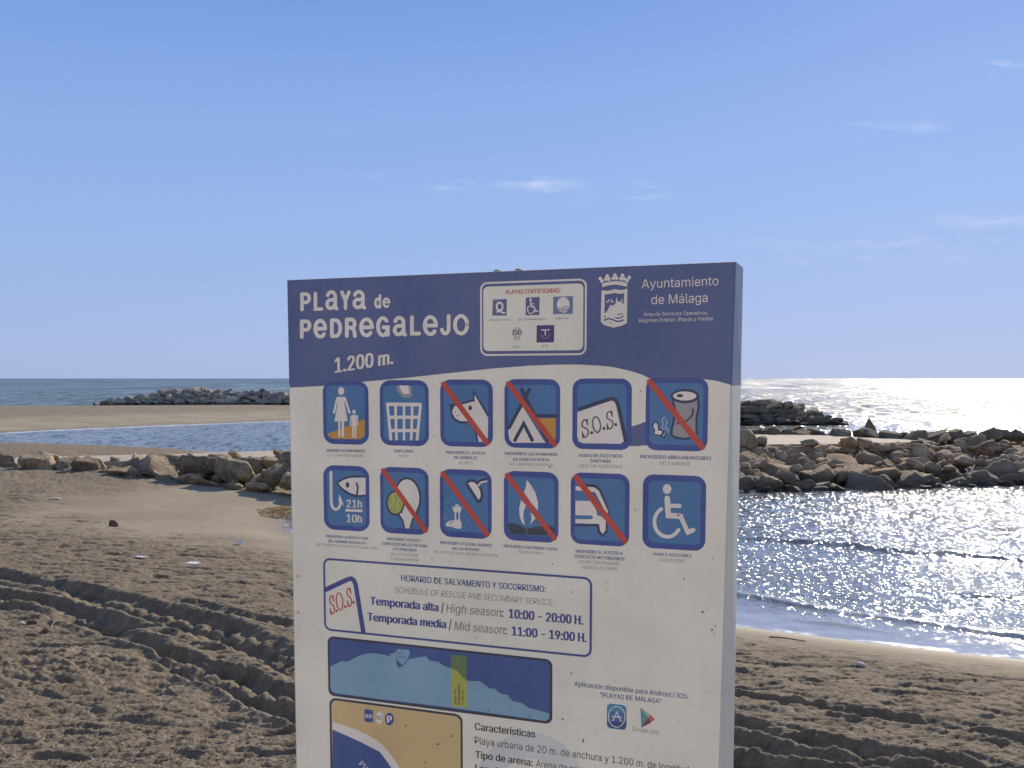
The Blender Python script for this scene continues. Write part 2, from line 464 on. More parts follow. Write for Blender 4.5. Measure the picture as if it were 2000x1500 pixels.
# ------------------------------------------------------------------ sea
def water_mat():
    t = NT('sea_water')
    pos = t.new('ShaderNodeNewGeometry').outputs['Position']
    foam = t.new('ShaderNodeAttribute'); foam.attribute_name = 'foam'
    chop = t.new('ShaderNodeAttribute'); chop.attribute_name = 'chop'
    far = t.new('ShaderNodeAttribute'); far.attribute_name = 'open_sea'
    def mapd(sc, rot=0.0):
        m = t.new('ShaderNodeMapping'); m.inputs['Scale'].default_value = sc; m.inputs['Rotation'].default_value = (0, 0, rot)
        t.l.new(pos, m.inputs[0]); return m.outputs[0]
    # facets of ripples, chop and swell: slopes taken straight from noise, one size class per stretch of water
    def slopes(sc, rot, detail, rough, amp):
        c = t.noise(1.0, detail, rough, mapd(sc, rot), out='Color')
        n = t.new('ShaderNodeVectorMath', operation='SUBTRACT'); t.l.new(c, n.inputs[0]); n.inputs[1].default_value = (.5, .5, .5)
        m = t.new('ShaderNodeVectorMath', operation='SCALE'); t.l.new(n.outputs[0], m.inputs[0]); t.put(m.inputs['Scale'], amp)
        return m.outputs[0]
    def vadd(a, b):
        n = t.new('ShaderNodeVectorMath', operation='ADD'); t.l.new(a, n.inputs[0]); t.l.new(b, n.inputs[1]); return n.outputs[0]
    mid = t.new('ShaderNodeAttribute'); mid.attribute_name = 'mid_water'
    ch = chop.outputs['Fac']
    v1 = slopes((9, 4.2, 1), .25, 3, .6, t.math('MULTIPLY', ch, 3.0))
    v2 = slopes((3.2, .7, 1), .12, 3, .6, t.math('MULTIPLY', mid.outputs['Fac'], 2.4))
    off = t.new('ShaderNodeAttribute'); off.attribute_name = 'offing'
    v3 = slopes((2.0, .16, 1), .05, 2, .6, t.math('MULTIPLY', far.outputs['Fac'], t.math('SUBTRACT', 4.6, t.math('MULTIPLY', off.outputs['Fac'], 3.8))))
    v4 = slopes((.40, .007, 1), .02, 3, .7, t.math('MULTIPLY', off.outputs['Fac'], 4.4))
    vs = vadd(vadd(vadd(v1, v2), v3), v4)
    fl = t.new('ShaderNodeVectorMath', operation='MULTIPLY'); t.l.new(vs, fl.inputs[0]); fl.inputs[1].default_value = (1, 1, 0)
    gn = t.new('ShaderNodeNewGeometry').outputs['Normal']
    nz = t.new('ShaderNodeVectorMath', operation='NORMALIZE'); t.l.new(vadd(gn, fl.outputs[0]), nz.inputs[0])
    b3 = nz.outputs[0]
    deep = t.new('ShaderNodeAttribute'); deep.attribute_name = 'deep'
    soft = t.new('ShaderNodeVectorMath', operation='SCALE'); t.l.new(fl.outputs[0], soft.inputs[0]); t.put(soft.inputs['Scale'], t.math('ADD', .24, t.math('MULTIPLY', deep.outputs['Fac'], .7)))
    nz2 = t.new('ShaderNodeVectorMath', operation='NORMALIZE'); t.l.new(vadd(gn, soft.outputs[0]), nz2.inputs[0])
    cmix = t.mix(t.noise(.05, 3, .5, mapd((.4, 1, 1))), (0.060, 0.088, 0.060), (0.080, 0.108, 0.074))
    near_c = t.mix(chop.outputs['Fac'], (0.38, 0.37, 0.37), (0.165, 0.172, 0.165))  # pale sky reflection put into the diffuse colour, strongest in the shallows
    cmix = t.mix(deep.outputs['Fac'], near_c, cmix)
    fn = t.noise(7, 4, .7, pos)
    fm = t.math('MULTIPLY', foam.outputs['Fac'], t.math('MULTIPLY', t.math('SUBTRACT', fn, .25, True), 3.2), True)
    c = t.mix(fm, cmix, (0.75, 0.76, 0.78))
    t.put(t.b.inputs['Coat Weight'], t.math('SUBTRACT', .72, t.math('ADD', t.math('MULTIPLY', fm, .5), t.math('MULTIPLY', deep.outputs['Fac'], .50))))
    t.put(t.b.inputs['Coat Roughness'], .10); t.put(t.b.inputs['Coat IOR'], 1.33); t.l.new(b3, t.b.inputs['Coat Normal'])
    rg = t.math('ADD', t.math('ADD', .07, t.math('MULTIPLY', deep.outputs['Fac'], .15)), t.math('MULTIPLY', fm, .5))
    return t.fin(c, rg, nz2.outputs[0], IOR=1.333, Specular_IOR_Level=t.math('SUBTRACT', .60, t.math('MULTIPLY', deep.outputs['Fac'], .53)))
M_WATER = water_mat()
yw = np.concatenate([np.geomspace(9, 60, 560, endpoint=False), np.geomspace(60, 400, 150, endpoint=False), np.geomspace(400, 40000, 50)])
tw = np.concatenate([np.linspace(-3.0, -.62, 40, endpoint=False), np.linspace(-.62, .12, 140, endpoint=False), np.linspace(.12, .66, 430), np.linspace(.66, 3, 60)[1:]])
Yw, Tw = np.meshgrid(yw, tw, indexing='ij'); Xw = Yw * Tw
sWA = poly_sd(Xw, Yw, BEACH_S); sWB = poly_sd(Xw, Yw, SPIT)
Zw = .012 * fbm(Xw * 1.1, Yw * 1.9, 3) + .03 * fbm(Xw * .25, Yw * .5, 3) * sstep(2, 12, -sWA)
Zw *= (1 - sstep(60, 140, Yw))
WAVES = [([(1200, 1046), (1435, 1053), (1600, 1063), (1750, 1079), (2000, 1097), (2250, 1120)], .125, .26),
         ([(1350, 1128), (1435, 1139), (1490, 1146)], .06, .16),
         ([(1300, 1140), (1435, 1160), (1600, 1189), (1750, 1210), (2000, 1246), (2200, 1275)], .075, .14),
         ([(1820, 1156), (1900, 1164), (2000, 1173), (2250, 1200)], .09, .2),
         ([(1300, 968), (1435, 966), (1600, 968), (1750, 964)], .035, .3),
         ([(1480, 1198), (1560, 1212), (1700, 1232), (1800, 1240)], .035, .1)]
FOAMLINE = np.zeros(Xw.shape)
for pts, a, w in WAVES:
    line = [G(*p) for p in smooth_line(pts, 4)]
    d, s, run = seg_dist(Xw, Yw, line)
    L = sum(math.hypot(p[0] - q[0], p[1] - q[1]) for p, q in zip(line[:-1], line[1:]))
    m = sstep(0, 1.2, run) * (1 - sstep(L - 1.2, L, run)) * (.7 + .55 * fbm(Xw * .7, Yw * .3, 2))
    s = s + .12 * fbm(Xw * .8, Yw * .8, 2)
    # steep on the side that travels to the beach
    q = np.where(s < 0, s / (w * .8), s / (w * 2.6))
    Zw = Zw + a * m * np.exp(-q * q)
    FOAMLINE = np.maximum(FOAMLINE, m * np.exp(-((s - .02) / .07) ** 2) * (0.9 if a == .075 else 0.0))
shore = np.maximum(sWA, sWB)
foam = .55 * np.exp(-((sWA + .08) / .10) ** 2) * (Yw < 34) * (.15 + .85 * sstep(-.1, .3, fbm(Xw * 1.3, Yw * 1.3, 2)))
foam = np.maximum(foam, np.exp(-((sWB + .5) / .9) ** 2) * (Yw < 120))
foam = np.maximum(foam, .8 * FOAMLINE)
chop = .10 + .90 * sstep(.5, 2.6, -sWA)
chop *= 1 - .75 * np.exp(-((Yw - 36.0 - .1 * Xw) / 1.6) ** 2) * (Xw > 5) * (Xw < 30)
open_sea = sstep(85, 130, Yw)
mid_water = sstep(38, 60, Yw) * (1 - .8 * open_sea)
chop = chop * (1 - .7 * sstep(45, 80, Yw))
far_mask = np.maximum(sstep(40, 110, Yw) * sstep(1, 6, -sWB), .7 * sstep(48, 56, Yw))
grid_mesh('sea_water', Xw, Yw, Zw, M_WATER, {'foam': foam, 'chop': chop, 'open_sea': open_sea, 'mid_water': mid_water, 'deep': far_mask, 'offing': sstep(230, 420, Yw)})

# ------------------------------------------------------------------ promenade the sign stands on
t = NT('concrete_paving')
pv = t.new('ShaderNodeNewGeometry').outputs['Position']
t.fin(t.ramp(t.noise(3, 6, .65, pv), [(.3, (0.36, 0.30, 0.23)), (.7, (0.48, 0.41, 0.32))]), .85, t.bump(t.noise(90, 3, .6, pv), .3, .004))
M_CONC = t.m
DECK = 2.6
def boxm(x0, x1, y0, y1, z0, z1):
    return ([(x0, y0, z0), (x1, y0, z0), (x1, y1, z0), (x0, y1, z0), (x0, y0, z1), (x1, y0, z1), (x1, y1, z1), (x0, y1, z1)],
            [(0, 3, 2, 1), (4, 5, 6, 7), (0, 1, 5, 4), (1, 2, 6, 5), (2, 3, 7, 6), (3, 0, 4, 7)])
v, f = boxm(-60, 60, -40, 3.36, -1, DECK)  # unseen deck behind the camera widened, kept pale to bounce warm light
tag(mesh_obj('promenade_pavement', v, f, M_CONC), kind='structure')

# ------------------------------------------------------------------ unseen houses, added to bounce warm light onto the sign
def plain(name, c, rough=.8):
    t = NT(name); pv = t.new('ShaderNodeNewGeometry').outputs['Position']
    lo = tuple(q * .88 for q in c)
    return t.fin(t.ramp(t.noise(1.5, 5, .6, pv), [(.3, lo), (.7, c)]), rough, t.bump(t.noise(40, 3, .6, pv), .2, .01))
M_STUC = [plain('cream_render', (0.78, 0.66, 0.48)), plain('ochre_render', (0.70, 0.52, 0.32)), plain('white_render', (0.80, 0.74, 0.64))]
M_SHUT = plain('window_shutter', (0.30, 0.20, 0.12)); M_ROOFT = plain('roof_tiles', (0.42, 0.20, 0.12)); M_PANE = NT('window_glass').fin((0.03, 0.04, 0.05), .08)
xh = -27.0
for hi, (wd, st, ci, lb) in enumerate(((9.0, 3, 0, 'unseen cream rendered house added to bounce light, west of the ochre one behind the promenade'), (8.0, 2, 1, 'unseen low ochre house added to bounce light, between the cream house and the tall white house'),
                                   (10.0, 3, 2, 'unseen tall white house added to bounce light, directly behind the information sign'), (9.0, 2, 0, 'unseen low cream house added to bounce light, east of the tall white house'), (10.0, 3, 1, 'unseen tall ochre house added to bounce light, at the east end of the row'))):
    hs = empty('added_house', (xh + wd / 2, -13.0, DECK)); tag(hs, lb, 'house', 'unseen houses added to bounce light onto the sign')
    H_ = st * 3.1
    v, f = boxm(-wd / 2, wd / 2, -8, 0, -.05, H_); mesh_obj('wall', v, f, M_STUC[ci], hs)
    v = [(-wd / 2 - .2, .4, H_), (wd / 2 + .2, .4, H_), (wd / 2 + .2, -8.3, H_), (-wd / 2 - .2, -8.3, H_), (-wd / 2 - .2, -4, H_ + 1.6), (wd / 2 + .2, -4, H_ + 1.6)]
    mesh_obj('roof', v, [(0, 3, 2, 1), (0, 1, 5, 4), (2, 3, 4, 5), (1, 2, 5), (3, 0, 4)], M_ROOFT, hs)
    v, f = boxm(-.55, .55, -.05, .06, .0, 2.2); d_o = mesh_obj('door', v, f, M_SHUT, hs)
    for fl in range(st):
        for wx in (-wd * .32, wd * .32) if fl == 0 else (-wd * .32, 0, wd * .32):
            v, f = boxm(wx - .55, wx + .55, -.05, .05, fl * 3.1 + .95, fl * 3.1 + 2.3); w_o = mesh_obj('window', v, f, M_SHUT, hs)
            v, f = boxm(wx - .45, wx + .45, .03, .055, fl * 3.1 + 1.05, fl * 3.1 + 2.2); mesh_obj('pane', v, f, M_PANE, w_o)
    xh += wd + .02

# ------------------------------------------------------------------ the sign
PHI = R(20.4)
r_ = ray(1437, 512); O_ = r_ / r_[1] * 1.762
U_ = np.array([math.cos(PHI), -math.sin(PHI), 0]); N_ = np.array([math.sin(PHI), math.cos(PHI), 0])
Z0 = EYE - DECK
def P(px, py):
    r = ray(px, py); k = (O_ @ N_) / (r @ N_); p = r * k
    return float((p - O_) @ U_), float(p[2] + Z0)
sign = empty('information_sign', (O_[0], O_[1], DECK), -PHI)
tag(sign, 'tall white beach information sign with navy header, titled PLAYA de PEDREGALEJO', 'sign')
TOPV = P(1437, 511)[1]; UL = P(560, 548)[0]; BOTV = 0.42; DEPTH = 0.104
BV_BAND = P(1434, 751)[1]
def uright(v): return 0.0 + 0.0125 * (v - TOPV)
# panel body: front sheet folded round the sides
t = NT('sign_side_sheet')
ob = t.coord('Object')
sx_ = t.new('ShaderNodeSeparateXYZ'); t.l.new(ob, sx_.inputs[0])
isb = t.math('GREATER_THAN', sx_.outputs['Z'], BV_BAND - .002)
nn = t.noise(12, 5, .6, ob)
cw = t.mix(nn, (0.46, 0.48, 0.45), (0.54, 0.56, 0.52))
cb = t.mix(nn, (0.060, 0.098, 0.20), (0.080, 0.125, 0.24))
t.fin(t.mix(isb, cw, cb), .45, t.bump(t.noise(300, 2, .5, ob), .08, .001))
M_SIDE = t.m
bm = bmesh.new()
rows = [TOPV, BV_BAND, 1.0, 0.7, BOTV]
E = 0.0025
ring = []
for vv in rows:
    ur = uright(vv)
    pr = [(UL, DEPTH), (UL, E), (UL + E * .3, E * .3), (UL + E, 0), (ur - E, 0), (ur - E * .3, E * .3), (ur, E), (0.0 + 0, DEPTH)]
    ring.append([bm.verts.new((u, y, vv)) for u, y in pr])
for a, b in zip(ring[:-1], ring[1:]):
    for k in range(8):
        f_ = bm.faces.new((a[k], a[(k + 1) % 8], b[(k + 1) % 8], b[k]))
        f_.material_index = 0 if k == 3 else 1
bm.faces.new(ring[0][::-1]).material_index = 1
bm.faces.new(ring[-1]).material_index = 1
bmesh.ops.recalc_face_normals(bm, faces=bm.faces)
me = bpy.data.meshes.new('panel'); bm.to_mesh(me); bm.free()
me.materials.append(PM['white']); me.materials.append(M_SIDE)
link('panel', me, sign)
t = NT('galvanised_steel'); og = t.coord('Object')
M_STEEL = t.fin(t.ramp(t.noise(30, 4, .6, og), [(.3, (0.30, 0.31, 0.31)), (.7, (0.42, 0.43, 0.43))]), .45, Metallic=.7)
t = NT('oxidised_bolt'); og = t.coord('Object')
M_BOLT = t.fin(t.ramp(t.noise(260, 3, .6, og), [(.35, (0.16, 0.17, 0.11)), (.65, (0.38, 0.36, 0.18))]), .5, Metallic=.4)
def cyl_bm(bm, c, r, h, n=16, r2=None, axis='Z'):
    r2 = r if r2 is None else r2
    lo = []; hi = []
    for k in range(n):
        a = 2 * math.pi * k / n
        lo.append(bm.verts.new((c[0] + r * math.cos(a), c[1] + r * math.sin(a), c[2])))
        hi.append(bm.verts.new((c[0] + r2 * math.cos(a), c[1] + r2 * math.sin(a), c[2] + h)))
    for k in range(n): bm.faces.new((lo[k], lo[(k + 1) % n], hi[(k + 1) % n], hi[k]))
    bm.faces.new(hi); bm.faces.new(lo[::-1])
for u in (UL + .16, -.17):
    bm = bmesh.new(); cyl_bm(bm, (u, DEPTH / 2, 0), .03, BOTV, 20)
    cyl_bm(bm, (u, DEPTH / 2, 0), .07, .012, 20)
    me = bpy.data.meshes.new('leg'); bm.to_mesh(me); bm.free(); me.materials.append(M_STEEL); link('leg', me, sign)
for px, tall in ((947, .0062), (989, .0066)):
    u = P(px, 530)[0]
    bm = bmesh.new()
    cyl_bm(bm, (u + .012, .035, TOPV - .001), .0095, .0018, 16)
    cyl_bm(bm, (u + .012, .035, TOPV + .0008), .0078, tall * .8, 6)
    cyl_bm(bm, (u + .012, .035, TOPV + .0008 + tall * .8), .0045, .0016, 12, .0035)
    me = bpy.data.meshes.new('bolt'); bm.to_mesh(me); bm.free(); me.materials.append(M_BOLT); link('bolt', me, sign)

LAYER = 0.00008
_seq = [0]
def zt(Z, p): return (Z[0] + Z[2] * p[0], Z[1] + Z[2] * p[1])
PXZ = (0, 0, 1)
class Art:
    """flat print: shapes traced in picture points and laid on the panel's plane"""
    def __init__(s, name, parent, base=1):
        s.name, s.parent, s.base = name, parent, base
        s.v, s.f, s.mi, s.mats = [], [], [], []
    def _m(s, k):
        if k not in s.mats: s.mats.append(k)
        return s.mats.index(k)
    def _depth(s, layer):
        _seq[0] += 1
        return -(LAYER * (s.base + layer) + 1.5e-6 * (_seq[0] % 40))
    def add_uv(s, m, loops, layer):
        y = s._depth(layer)
        vs = [[Vector((u, v, 0)) for u, v in lp] for lp in loops]
        tri = tessellate_polygon(vs)
        b = len(s.v)
        for lp in loops: s.v += [(u, y, v) for u, v in lp]
        mi = s._m(m)
        for a, c, d in tri:
            s.f.append((a + b, c + b, d + b)); s.mi.append(mi)
    def poly(s, m, pts, Z=PXZ, layer=0, sm=0):
        if sm: pts = smooth_line(pts, sm, True)
        s.add_uv(m, [[P(*zt(Z, p)) for p in pts]], layer)
    def ell(s, m, c, rx, ry, Z=PXZ, layer=0, rot=0, n=36):
        pts = []
        for k in range(n):
            a = 2 * math.pi * k / n
            x, y = rx * math.cos(a), ry * math.sin(a)
            pts.append((c[0] + x * math.cos(rot) - y * math.sin(rot), c[1] + x * math.sin(rot) + y * math.cos(rot)))
        s.poly(m, pts, Z, layer)
    def stroke(s, m, pts, w, Z=PXZ, layer=0, sm=0, closed=False, cap=True):
        if sm: pts = smooth_line(pts, sm, closed)
        pts = [np.array(zt(Z, p), float) for p in pts]; hw = w * Z[2] / 2
        q = [pts[0]]
        for p in pts[1:]:
            if np.linalg.norm(p - q[-1]) > 1e-3: q.append(p)
        if closed and np.linalg.norm(q[0] - q[-1]) < 1e-3: q.pop()
        pts = q; n = len(pts)
        L, Rr = [], []
        for i in range(n):
            if closed: a, b = pts[(i - 1) % n], pts[(i + 1) % n]
            else: a, b = pts[max(i - 1, 0)], pts[min(i + 1, n - 1)]
            d1 = pts[i] - a; d2 = b - pts[i]
            n1 = np.linalg.norm(d1); n2 = np.linalg.norm(d2)
            d1 = d1 / n1 if n1 > 1e-9 else d2 / n2
            d2 = d2 / n2 if n2 > 1e-9 else d1
            tt = d1 + d2; tt = tt / max(np.linalg.norm(tt), 1e-6)
            nrm = np.array([-tt[1], tt[0]]); c = max(abs(float(tt @ d1)), .5)
            L.append(pts[i] + nrm * hw / c); Rr.append(pts[i] - nrm * hw / c)
        y = s._depth(layer); b0 = len(s.v)
        def put(p):
            u, v = P(*p); s.v.append((u, y, v))
        for a, b in zip(L, Rr): put(a); put(b)
        mi = s._m(m)
        for i in range(n if closed else n - 1):
            j = (i + 1) % n
            s.f.append((b0 + 2 * i, b0 + 2 * i + 1, b0 + 2 * j + 1, b0 + 2 * j)); s.mi.append(mi)
        if cap and not closed:
            for e, c, o in ((0, pts[0], L[0]), (n - 1, pts[-1], Rr[-1])):
                st = math.atan2(*(o - c)[::-1]); b1 = len(s.v)
                for k in range(9):
                    a = st + math.pi * k / 8
                    put(c + hw * np.array([math.cos(a), math.sin(a)]))
                s.f.append(tuple(range(b1, b1 + 9))); s.mi.append(mi)
    def rr(s, m, x0, y0, x1, y1, r, Z=PXZ, layer=0, ring=0, cut=None):
        """rounded rectangle square to the panel; extents measured through its centre"""
        (x0, y0), (x1, y1) = zt(Z, (x0, y0)), zt(Z, (x1, y1)); r *= Z[2]; ring *= Z[2]
        xc, yc = (x0 + x1) / 2, (y0 + y1) / 2
        ua, ub = P(x0, yc)[0], P(x1, yc)[0]; vb, va = P(xc, y0)[1], P(xc, y1)[1]
        sx, sy = (ub - ua) / (x1 - x0), (vb - va) / (y1 - y0)
        def lp(inset):
            rr_ = max(r - inset, .3); o = []
            for cx, cy, a0 in ((1, 1, 0), (0, 1, 90), (0, 0, 180), (1, 0, 270)):
                X = ub - (inset + rr_) * sx if cx else ua + (inset + rr_) * sx
                Y = vb - (inset + rr_) * sy if cy else va + (inset + rr_) * sy
                for k in range(8):
                    a = R(a0 + 90 * k / 7); o.append((X + rr_ * sx * math.cos(a), Y + rr_ * sy * math.sin(a)))
            return o
        if ring:
            A, B = lp(0), lp(ring); y = s._depth(layer); b = len(s.v); n = len(A)
            s.v += [(u, y, v) for u, v in A] + [(u, y, v) for u, v in B]; mi = s._m(m)
            for k in range(n):
                j = (k + 1) % n
                s.f.append((b + k, b + j, b + n + j, b + n + k)); s.mi.append(mi)
        else: s.add_uv(m, [lp(0)], layer)
    def text(s, m, txt, p0, p1, h, Z=PXZ, layer=0, bold=0.0, slant=0.0, h1=None, up=None):
        if bold > .006:
            d = h * bold * 2.1
            n_ = 3 if bold > .015 else 2
            for i in range(n_):
                q = (i / (n_ - 1) - .5) * 2 * d; dx, dy = (q, 0) if up is None else (0, q)
                s.text(m, txt, (p0[0] + d * .4 + dx, p0[1] + dy), (p1[0] - d * .4 + dx, p1[1] + dy), h, Z, layer + i * .25, 0, slant, h1, up)
            return
        me, capn = text_mesh(txt, bold)
        co = np.empty(len(me.vertices) * 3, np.float32); me.vertices.foreach_get('co', co); co = co.reshape(-1, 3)
        xa, xb = co[:, 0].min(), co[:, 0].max()
        a = np.array(zt(Z, p0), float); b = np.array(zt(Z, p1), float)
        h0 = h * Z[2]; h1 = h0 if h1 is None else h1 * Z[2]
        if up is None: upv = np.array([0.0, -1.0])
        else: upv = np.array(up, float); upv /= np.linalg.norm(upv)
        y = s._depth(layer); b0 = len(s.v)
        dirn = (b - a)
        for cx, cy, _ in co:
            tpar = (cx - xa) / (xb - xa)
            hh = h0 + (h1 - h0) * tpar
            p = a + dirn * tpar + upv * (cy / capn) * hh
            if slant: p = p + dirn / np.linalg.norm(dirn) * slant * (cy / capn) * hh
            u, v = P(*p); s.v.append((u, y, v))
        mi = s._m(m)
        for pl in me.polygons:
            s.f.append(tuple(b0 + i for i in pl.vertices)); s.mi.append(mi)
        bpy.data.meshes.remove(me)
    def done(s, label=None):
        o = mesh_obj(s.name, s.v, s.f, [PM[k] for k in s.mats], s.parent, midx=s.mi)
        # every print face looks out of the panel
        me = o.data
        nr = np.empty(len(me.polygons) * 3, np.float32); me.polygons.foreach_get('normal', nr)
        bad = [i for i, yv in enumerate(nr.reshape(-1, 3)[:, 1]) if yv > 0]
        if bad:
            bmx = bmesh.new(); bmx.from_mesh(me); bmx.faces.ensure_lookup_table()
            bmesh.ops.reverse_faces(bmx, faces=[bmx.faces[i] for i in bad]); bmx.to_mesh(me); bmx.free()
        if label: o['label'] = label
        return o
_cap = {}
try:
    import os
    FONT = bpy.data.fonts.load(os.path.join(bpy.utils.system_resource('DATAFILES', path='fonts'), 'Inter.woff2'))
except Exception:
    FONT = None
def text_mesh(txt, bold):
    cu = bpy.data.curves.new('tx', 'FONT'); cu.body = txt; cu.size = 1; cu.resolution_u = 3
    if FONT: cu.font = FONT
    o = bpy.data.objects.new('tx', cu); col.objects.link(o)
    dg = bpy.context.evaluated_depsgraph_get(); dg.update()
    me = bpy.data.meshes.new_from_object(o.evaluated_get(dg))
    bpy.data.objects.remove(o); bpy.data.curves.remove(cu)
    if 'H' not in _cap:
        _cap['H'] = 1
        mh, _ = text_mesh('H', 0.0)
        _cap['H'] = max(v.co.y for v in mh.vertices); bpy.data.meshes.remove(mh)
    return me, _cap['H']

Za=(540,490,.21); Zb=(920,500,.14); Zc=(1130,490,.17); Zd=(600,720,.14); Ze=(840,720,.14); Zf=(1090,720,.17)
Zg=(600,890,.14); Zh=(840,900,.14); Zi=(1090,900,.17); Zj=(600,1070,.15); Zk=(860,1090,.17); Zl=(620,1230,.24)
Zm=(620,1340,.16); Zn=(900,1380,.28); Zo=(1090,1300,.18)

# header band with its wave edge and swoosh
A = Art('header_band', sign, 1)
vt = TOPV - .0006
edge = [(562, 757), (600, 755.5), (632, 753.5), (711, 745.6), (792, 738), (880, 728.5), (960, 720), (1030, 714.5), (1080, 712.3), (1130, 712), (1170, 714), (1198, 717), (1232, 724.6), (1257, 733), (1274.5, 741.6), (1285, 746),
        (1320, 752), (1365, 752), (1371, 740), (1400, 744), (1433.2, 751.2)]
lp = [P(*p) for p in edge]
lp[0] = (UL + E, lp[0][1]); lp[-1] = (uright(lp[-1][1]) - E, lp[-1][1])
A.add_uv('navy', [[(UL + E, vt)] + lp + [(uright(vt) - E, vt)]], 0)
A.poly('navy', [(1230, 833.5), (1246, 829.5), (1264, 822), (1268, 869), (1243, 871.5), (1220, 871)], PXZ, 0)
A.done('navy blue header with curved lower edge')

# title in rounded strokes
def arc(cx, cy, rx, ry, a0, a1, n=14):
    return [(cx + rx * math.cos(R(a0 + (a1 - a0) * k / n)), cy + ry * math.sin(R(a0 + (a1 - a0) * k / n))) for k in range(n + 1)]
GL = {
 'P': [[(0, 0), (0, 1)], [(0, 1), (.5, 1)] + arc(.55, .73, .45, .27, 90, -90) + [(0, .46)]],
 'L': [[(0, 1), (0, 0), (1, 0)]],
 'Y': [[(0, 1), (.5, .48)], [(1, 1), (.5, .48), (.5, 0)]],
 'a': [[(.06, .80)] + arc(.45, .72, .40, .28, 150, 0) + [(.85, .2), (.88, .05), (1, 0)],
       [(.85, .56), (.5, .52)] + arc(.35, .27, .35, .25, 100, 270) + [(.6, .06), (.85, .28)]],
 'e': [[(0.04, .5), (.96, .5)], [(1, .5)] + arc(.5, .5, .5, .5, 8, 318, 24)],
 'D': [[(0, 0), (0, 1)], [(0, 1), (.4, 1)] + arc(.45, .5, .55, .5, 90, -90, 18) + [(0, 0)]],
 'R': [[(0, 0), (0, 1)], [(0, 1), (.5, 1)] + arc(.55, .75, .42, .25, 90, -90) + [(0, .5)], [(.6, .5), (.88, .38), (.95, .2), (1, 0)]],
 'G': [arc(.5, .5, .5, .5, 42, 330, 22) + [(1, .46), (.55, .46)], [(1, .46), (1, 0.02)]],
 'J': [[(1, 1), (1, .3)] + arc(.52, .3, .48, .3, 0, -165)],
 'O': [arc(.5, .5, .5, .5, 0, 360, 30)],
 'd': [[(1, 1), (1, 0)], arc(.5, .36, .5, .36, 0, 360, 20)],
 'E': [[(0.04, .36), (.96, .36)], [(1, .36)] + arc(.5, .36, .5, .36, 8, 312, 20)],
}
def glyph(A, m, ch, x0, y0, x1, y1, w, Z, layer=3):
    g = GL[ch]; a, b = x0 + w / 2, x1 - w / 2; c, d = y1 - w / 2, y0 + w / 2
    hscale = (c - d)
    for st in g:
        pts = [(a + (b - a) * x, c - hscale * y) for x, y in st]
        A.stroke(m, pts, w, Z, layer)
A = Art('title_lettering', sign, 4)
for ch, x0, y0, x1, y1 in (('P',222,385,322,562),('L',347,381,437,557),('a',455,366,578,554),('Y',594,368,692,549),('a',708,364,836,546)):
    glyph(A, 'offwhite', ch, x0, y0, x1, y1, 33, Za)
A.done('first title word PLaYa'); A = Art('title_lettering', sign, 4)
glyph(A, 'offwhite', 'd', 910, 403, 976, 536, 24, Za); 
A.stroke('offwhite', [(1002, 480), (1046, 478)], 19, Za, 4); A.stroke('offwhite', arc(1024, 482, 26, 38, -4, -310, 18), 22, Za, 3)
A.done('small title word de'); A = Art('title_lettering', sign, 4)
for ch, x0, y0, x1, y1 in (('P',219,638,326,818),('e',345,632,472,816),('D',499,628,612,810),('R',638,621,748,809),('e',770,619,907,804),('G',928,607,1055,802),
                           ('a',1083,605,1215,798),('L',1243,600,1346,787),('e',1362,597,1503,792),('J',1519,587,1620,786),('O',1644,588,1792,786)):
    glyph(A, 'offwhite', ch, x0, y0, x1, y1, 35, Za)
A.done('large title word PeDReGaLeJO'); A = Art('title_lettering', sign, 4)
A.text('offwhite', '1.200 m.', (545, 1134), (1085, 1050), 138, Za, 3, bold=.022, h1=128)
A.done('length figure 1.200 m.')

# certificates box
A = Art('certificate_box', sign, 3)
A.rr('offwhite', 128, 340, 1614, 1388, 105, Zb, 0, ring=26)
A.rr('white', 172, 405, 1566, 1320, 70, Zb, 0)
CB = A.done('white rounded box of beach certificates')
A = Art('heading', CB, 5); A.text('red', 'PLAYAS CERTIFICADAS:', (488, 535), (1252, 508), 62, Zb, 0, bold=.018); A.done()
A = Art('certificate_icon', CB, 5)
A.poly('can', [(303, 606), (502, 594), (500, 835), (293, 832)], Zb, 0)
A.poly('navy', [(313, 620), (496, 610), (493, 822), (307, 828)], Zb, 1)
A.stroke('offwhite', arc(400, 705, 42, 55, 0, 360, 24), 28, Zb, 2); A.stroke('offwhite', [(365, 780), (400, 770), (440, 790), (470, 790)], 24, Zb, 3, sm=4)
A.text('ink', 'Q DE CALIDAD TURÍSTICA', (266, 905), (552, 900), 24, Zb, 0); A.done()
A = Art('certificate_icon', CB, 5)
A.poly('navy', [(765, 580), (958, 572), (952, 822), (762, 828)], Zb, 0)
A.ell('offwhite', (832, 610), 18, 22, Zb, 1)
A.stroke('offwhite', [(832, 640), (838, 705), (880, 708), (900, 775), (930, 765)], 20, Zb, 1); A.stroke('offwhite', [(840, 668), (872, 668)], 14, Zb, 2)
A.stroke('offwhite', arc(835, 745, 45, 58, 235, 20, 20), 15, Zb, 3)
A.text('ink', 'AIDIS, ACCESIBILIDAD UNIVERSAL', (655, 898), (1055, 890), 24, Zb, 0); A.done()
A = Art('certificate_icon', CB, 5)
A.poly('flagblue', [(1148, 568), (1424, 560), (1420, 806), (1145, 813)], Zb, 0)
A.ell('offwhite', (1287, 682), 90, 110, Zb, 1)
for yy, dy in ((725, 0), (752, 6), (778, 2)):
    A.stroke('flagblue', [(1205 + (yy - 725) * .25, yy), (1255, yy + 6), (1300, yy - 18 + dy), (1330, yy - 20 + dy), (1368 - (yy - 725) * .4, yy - 4)], 12, Zb, 2, sm=4)
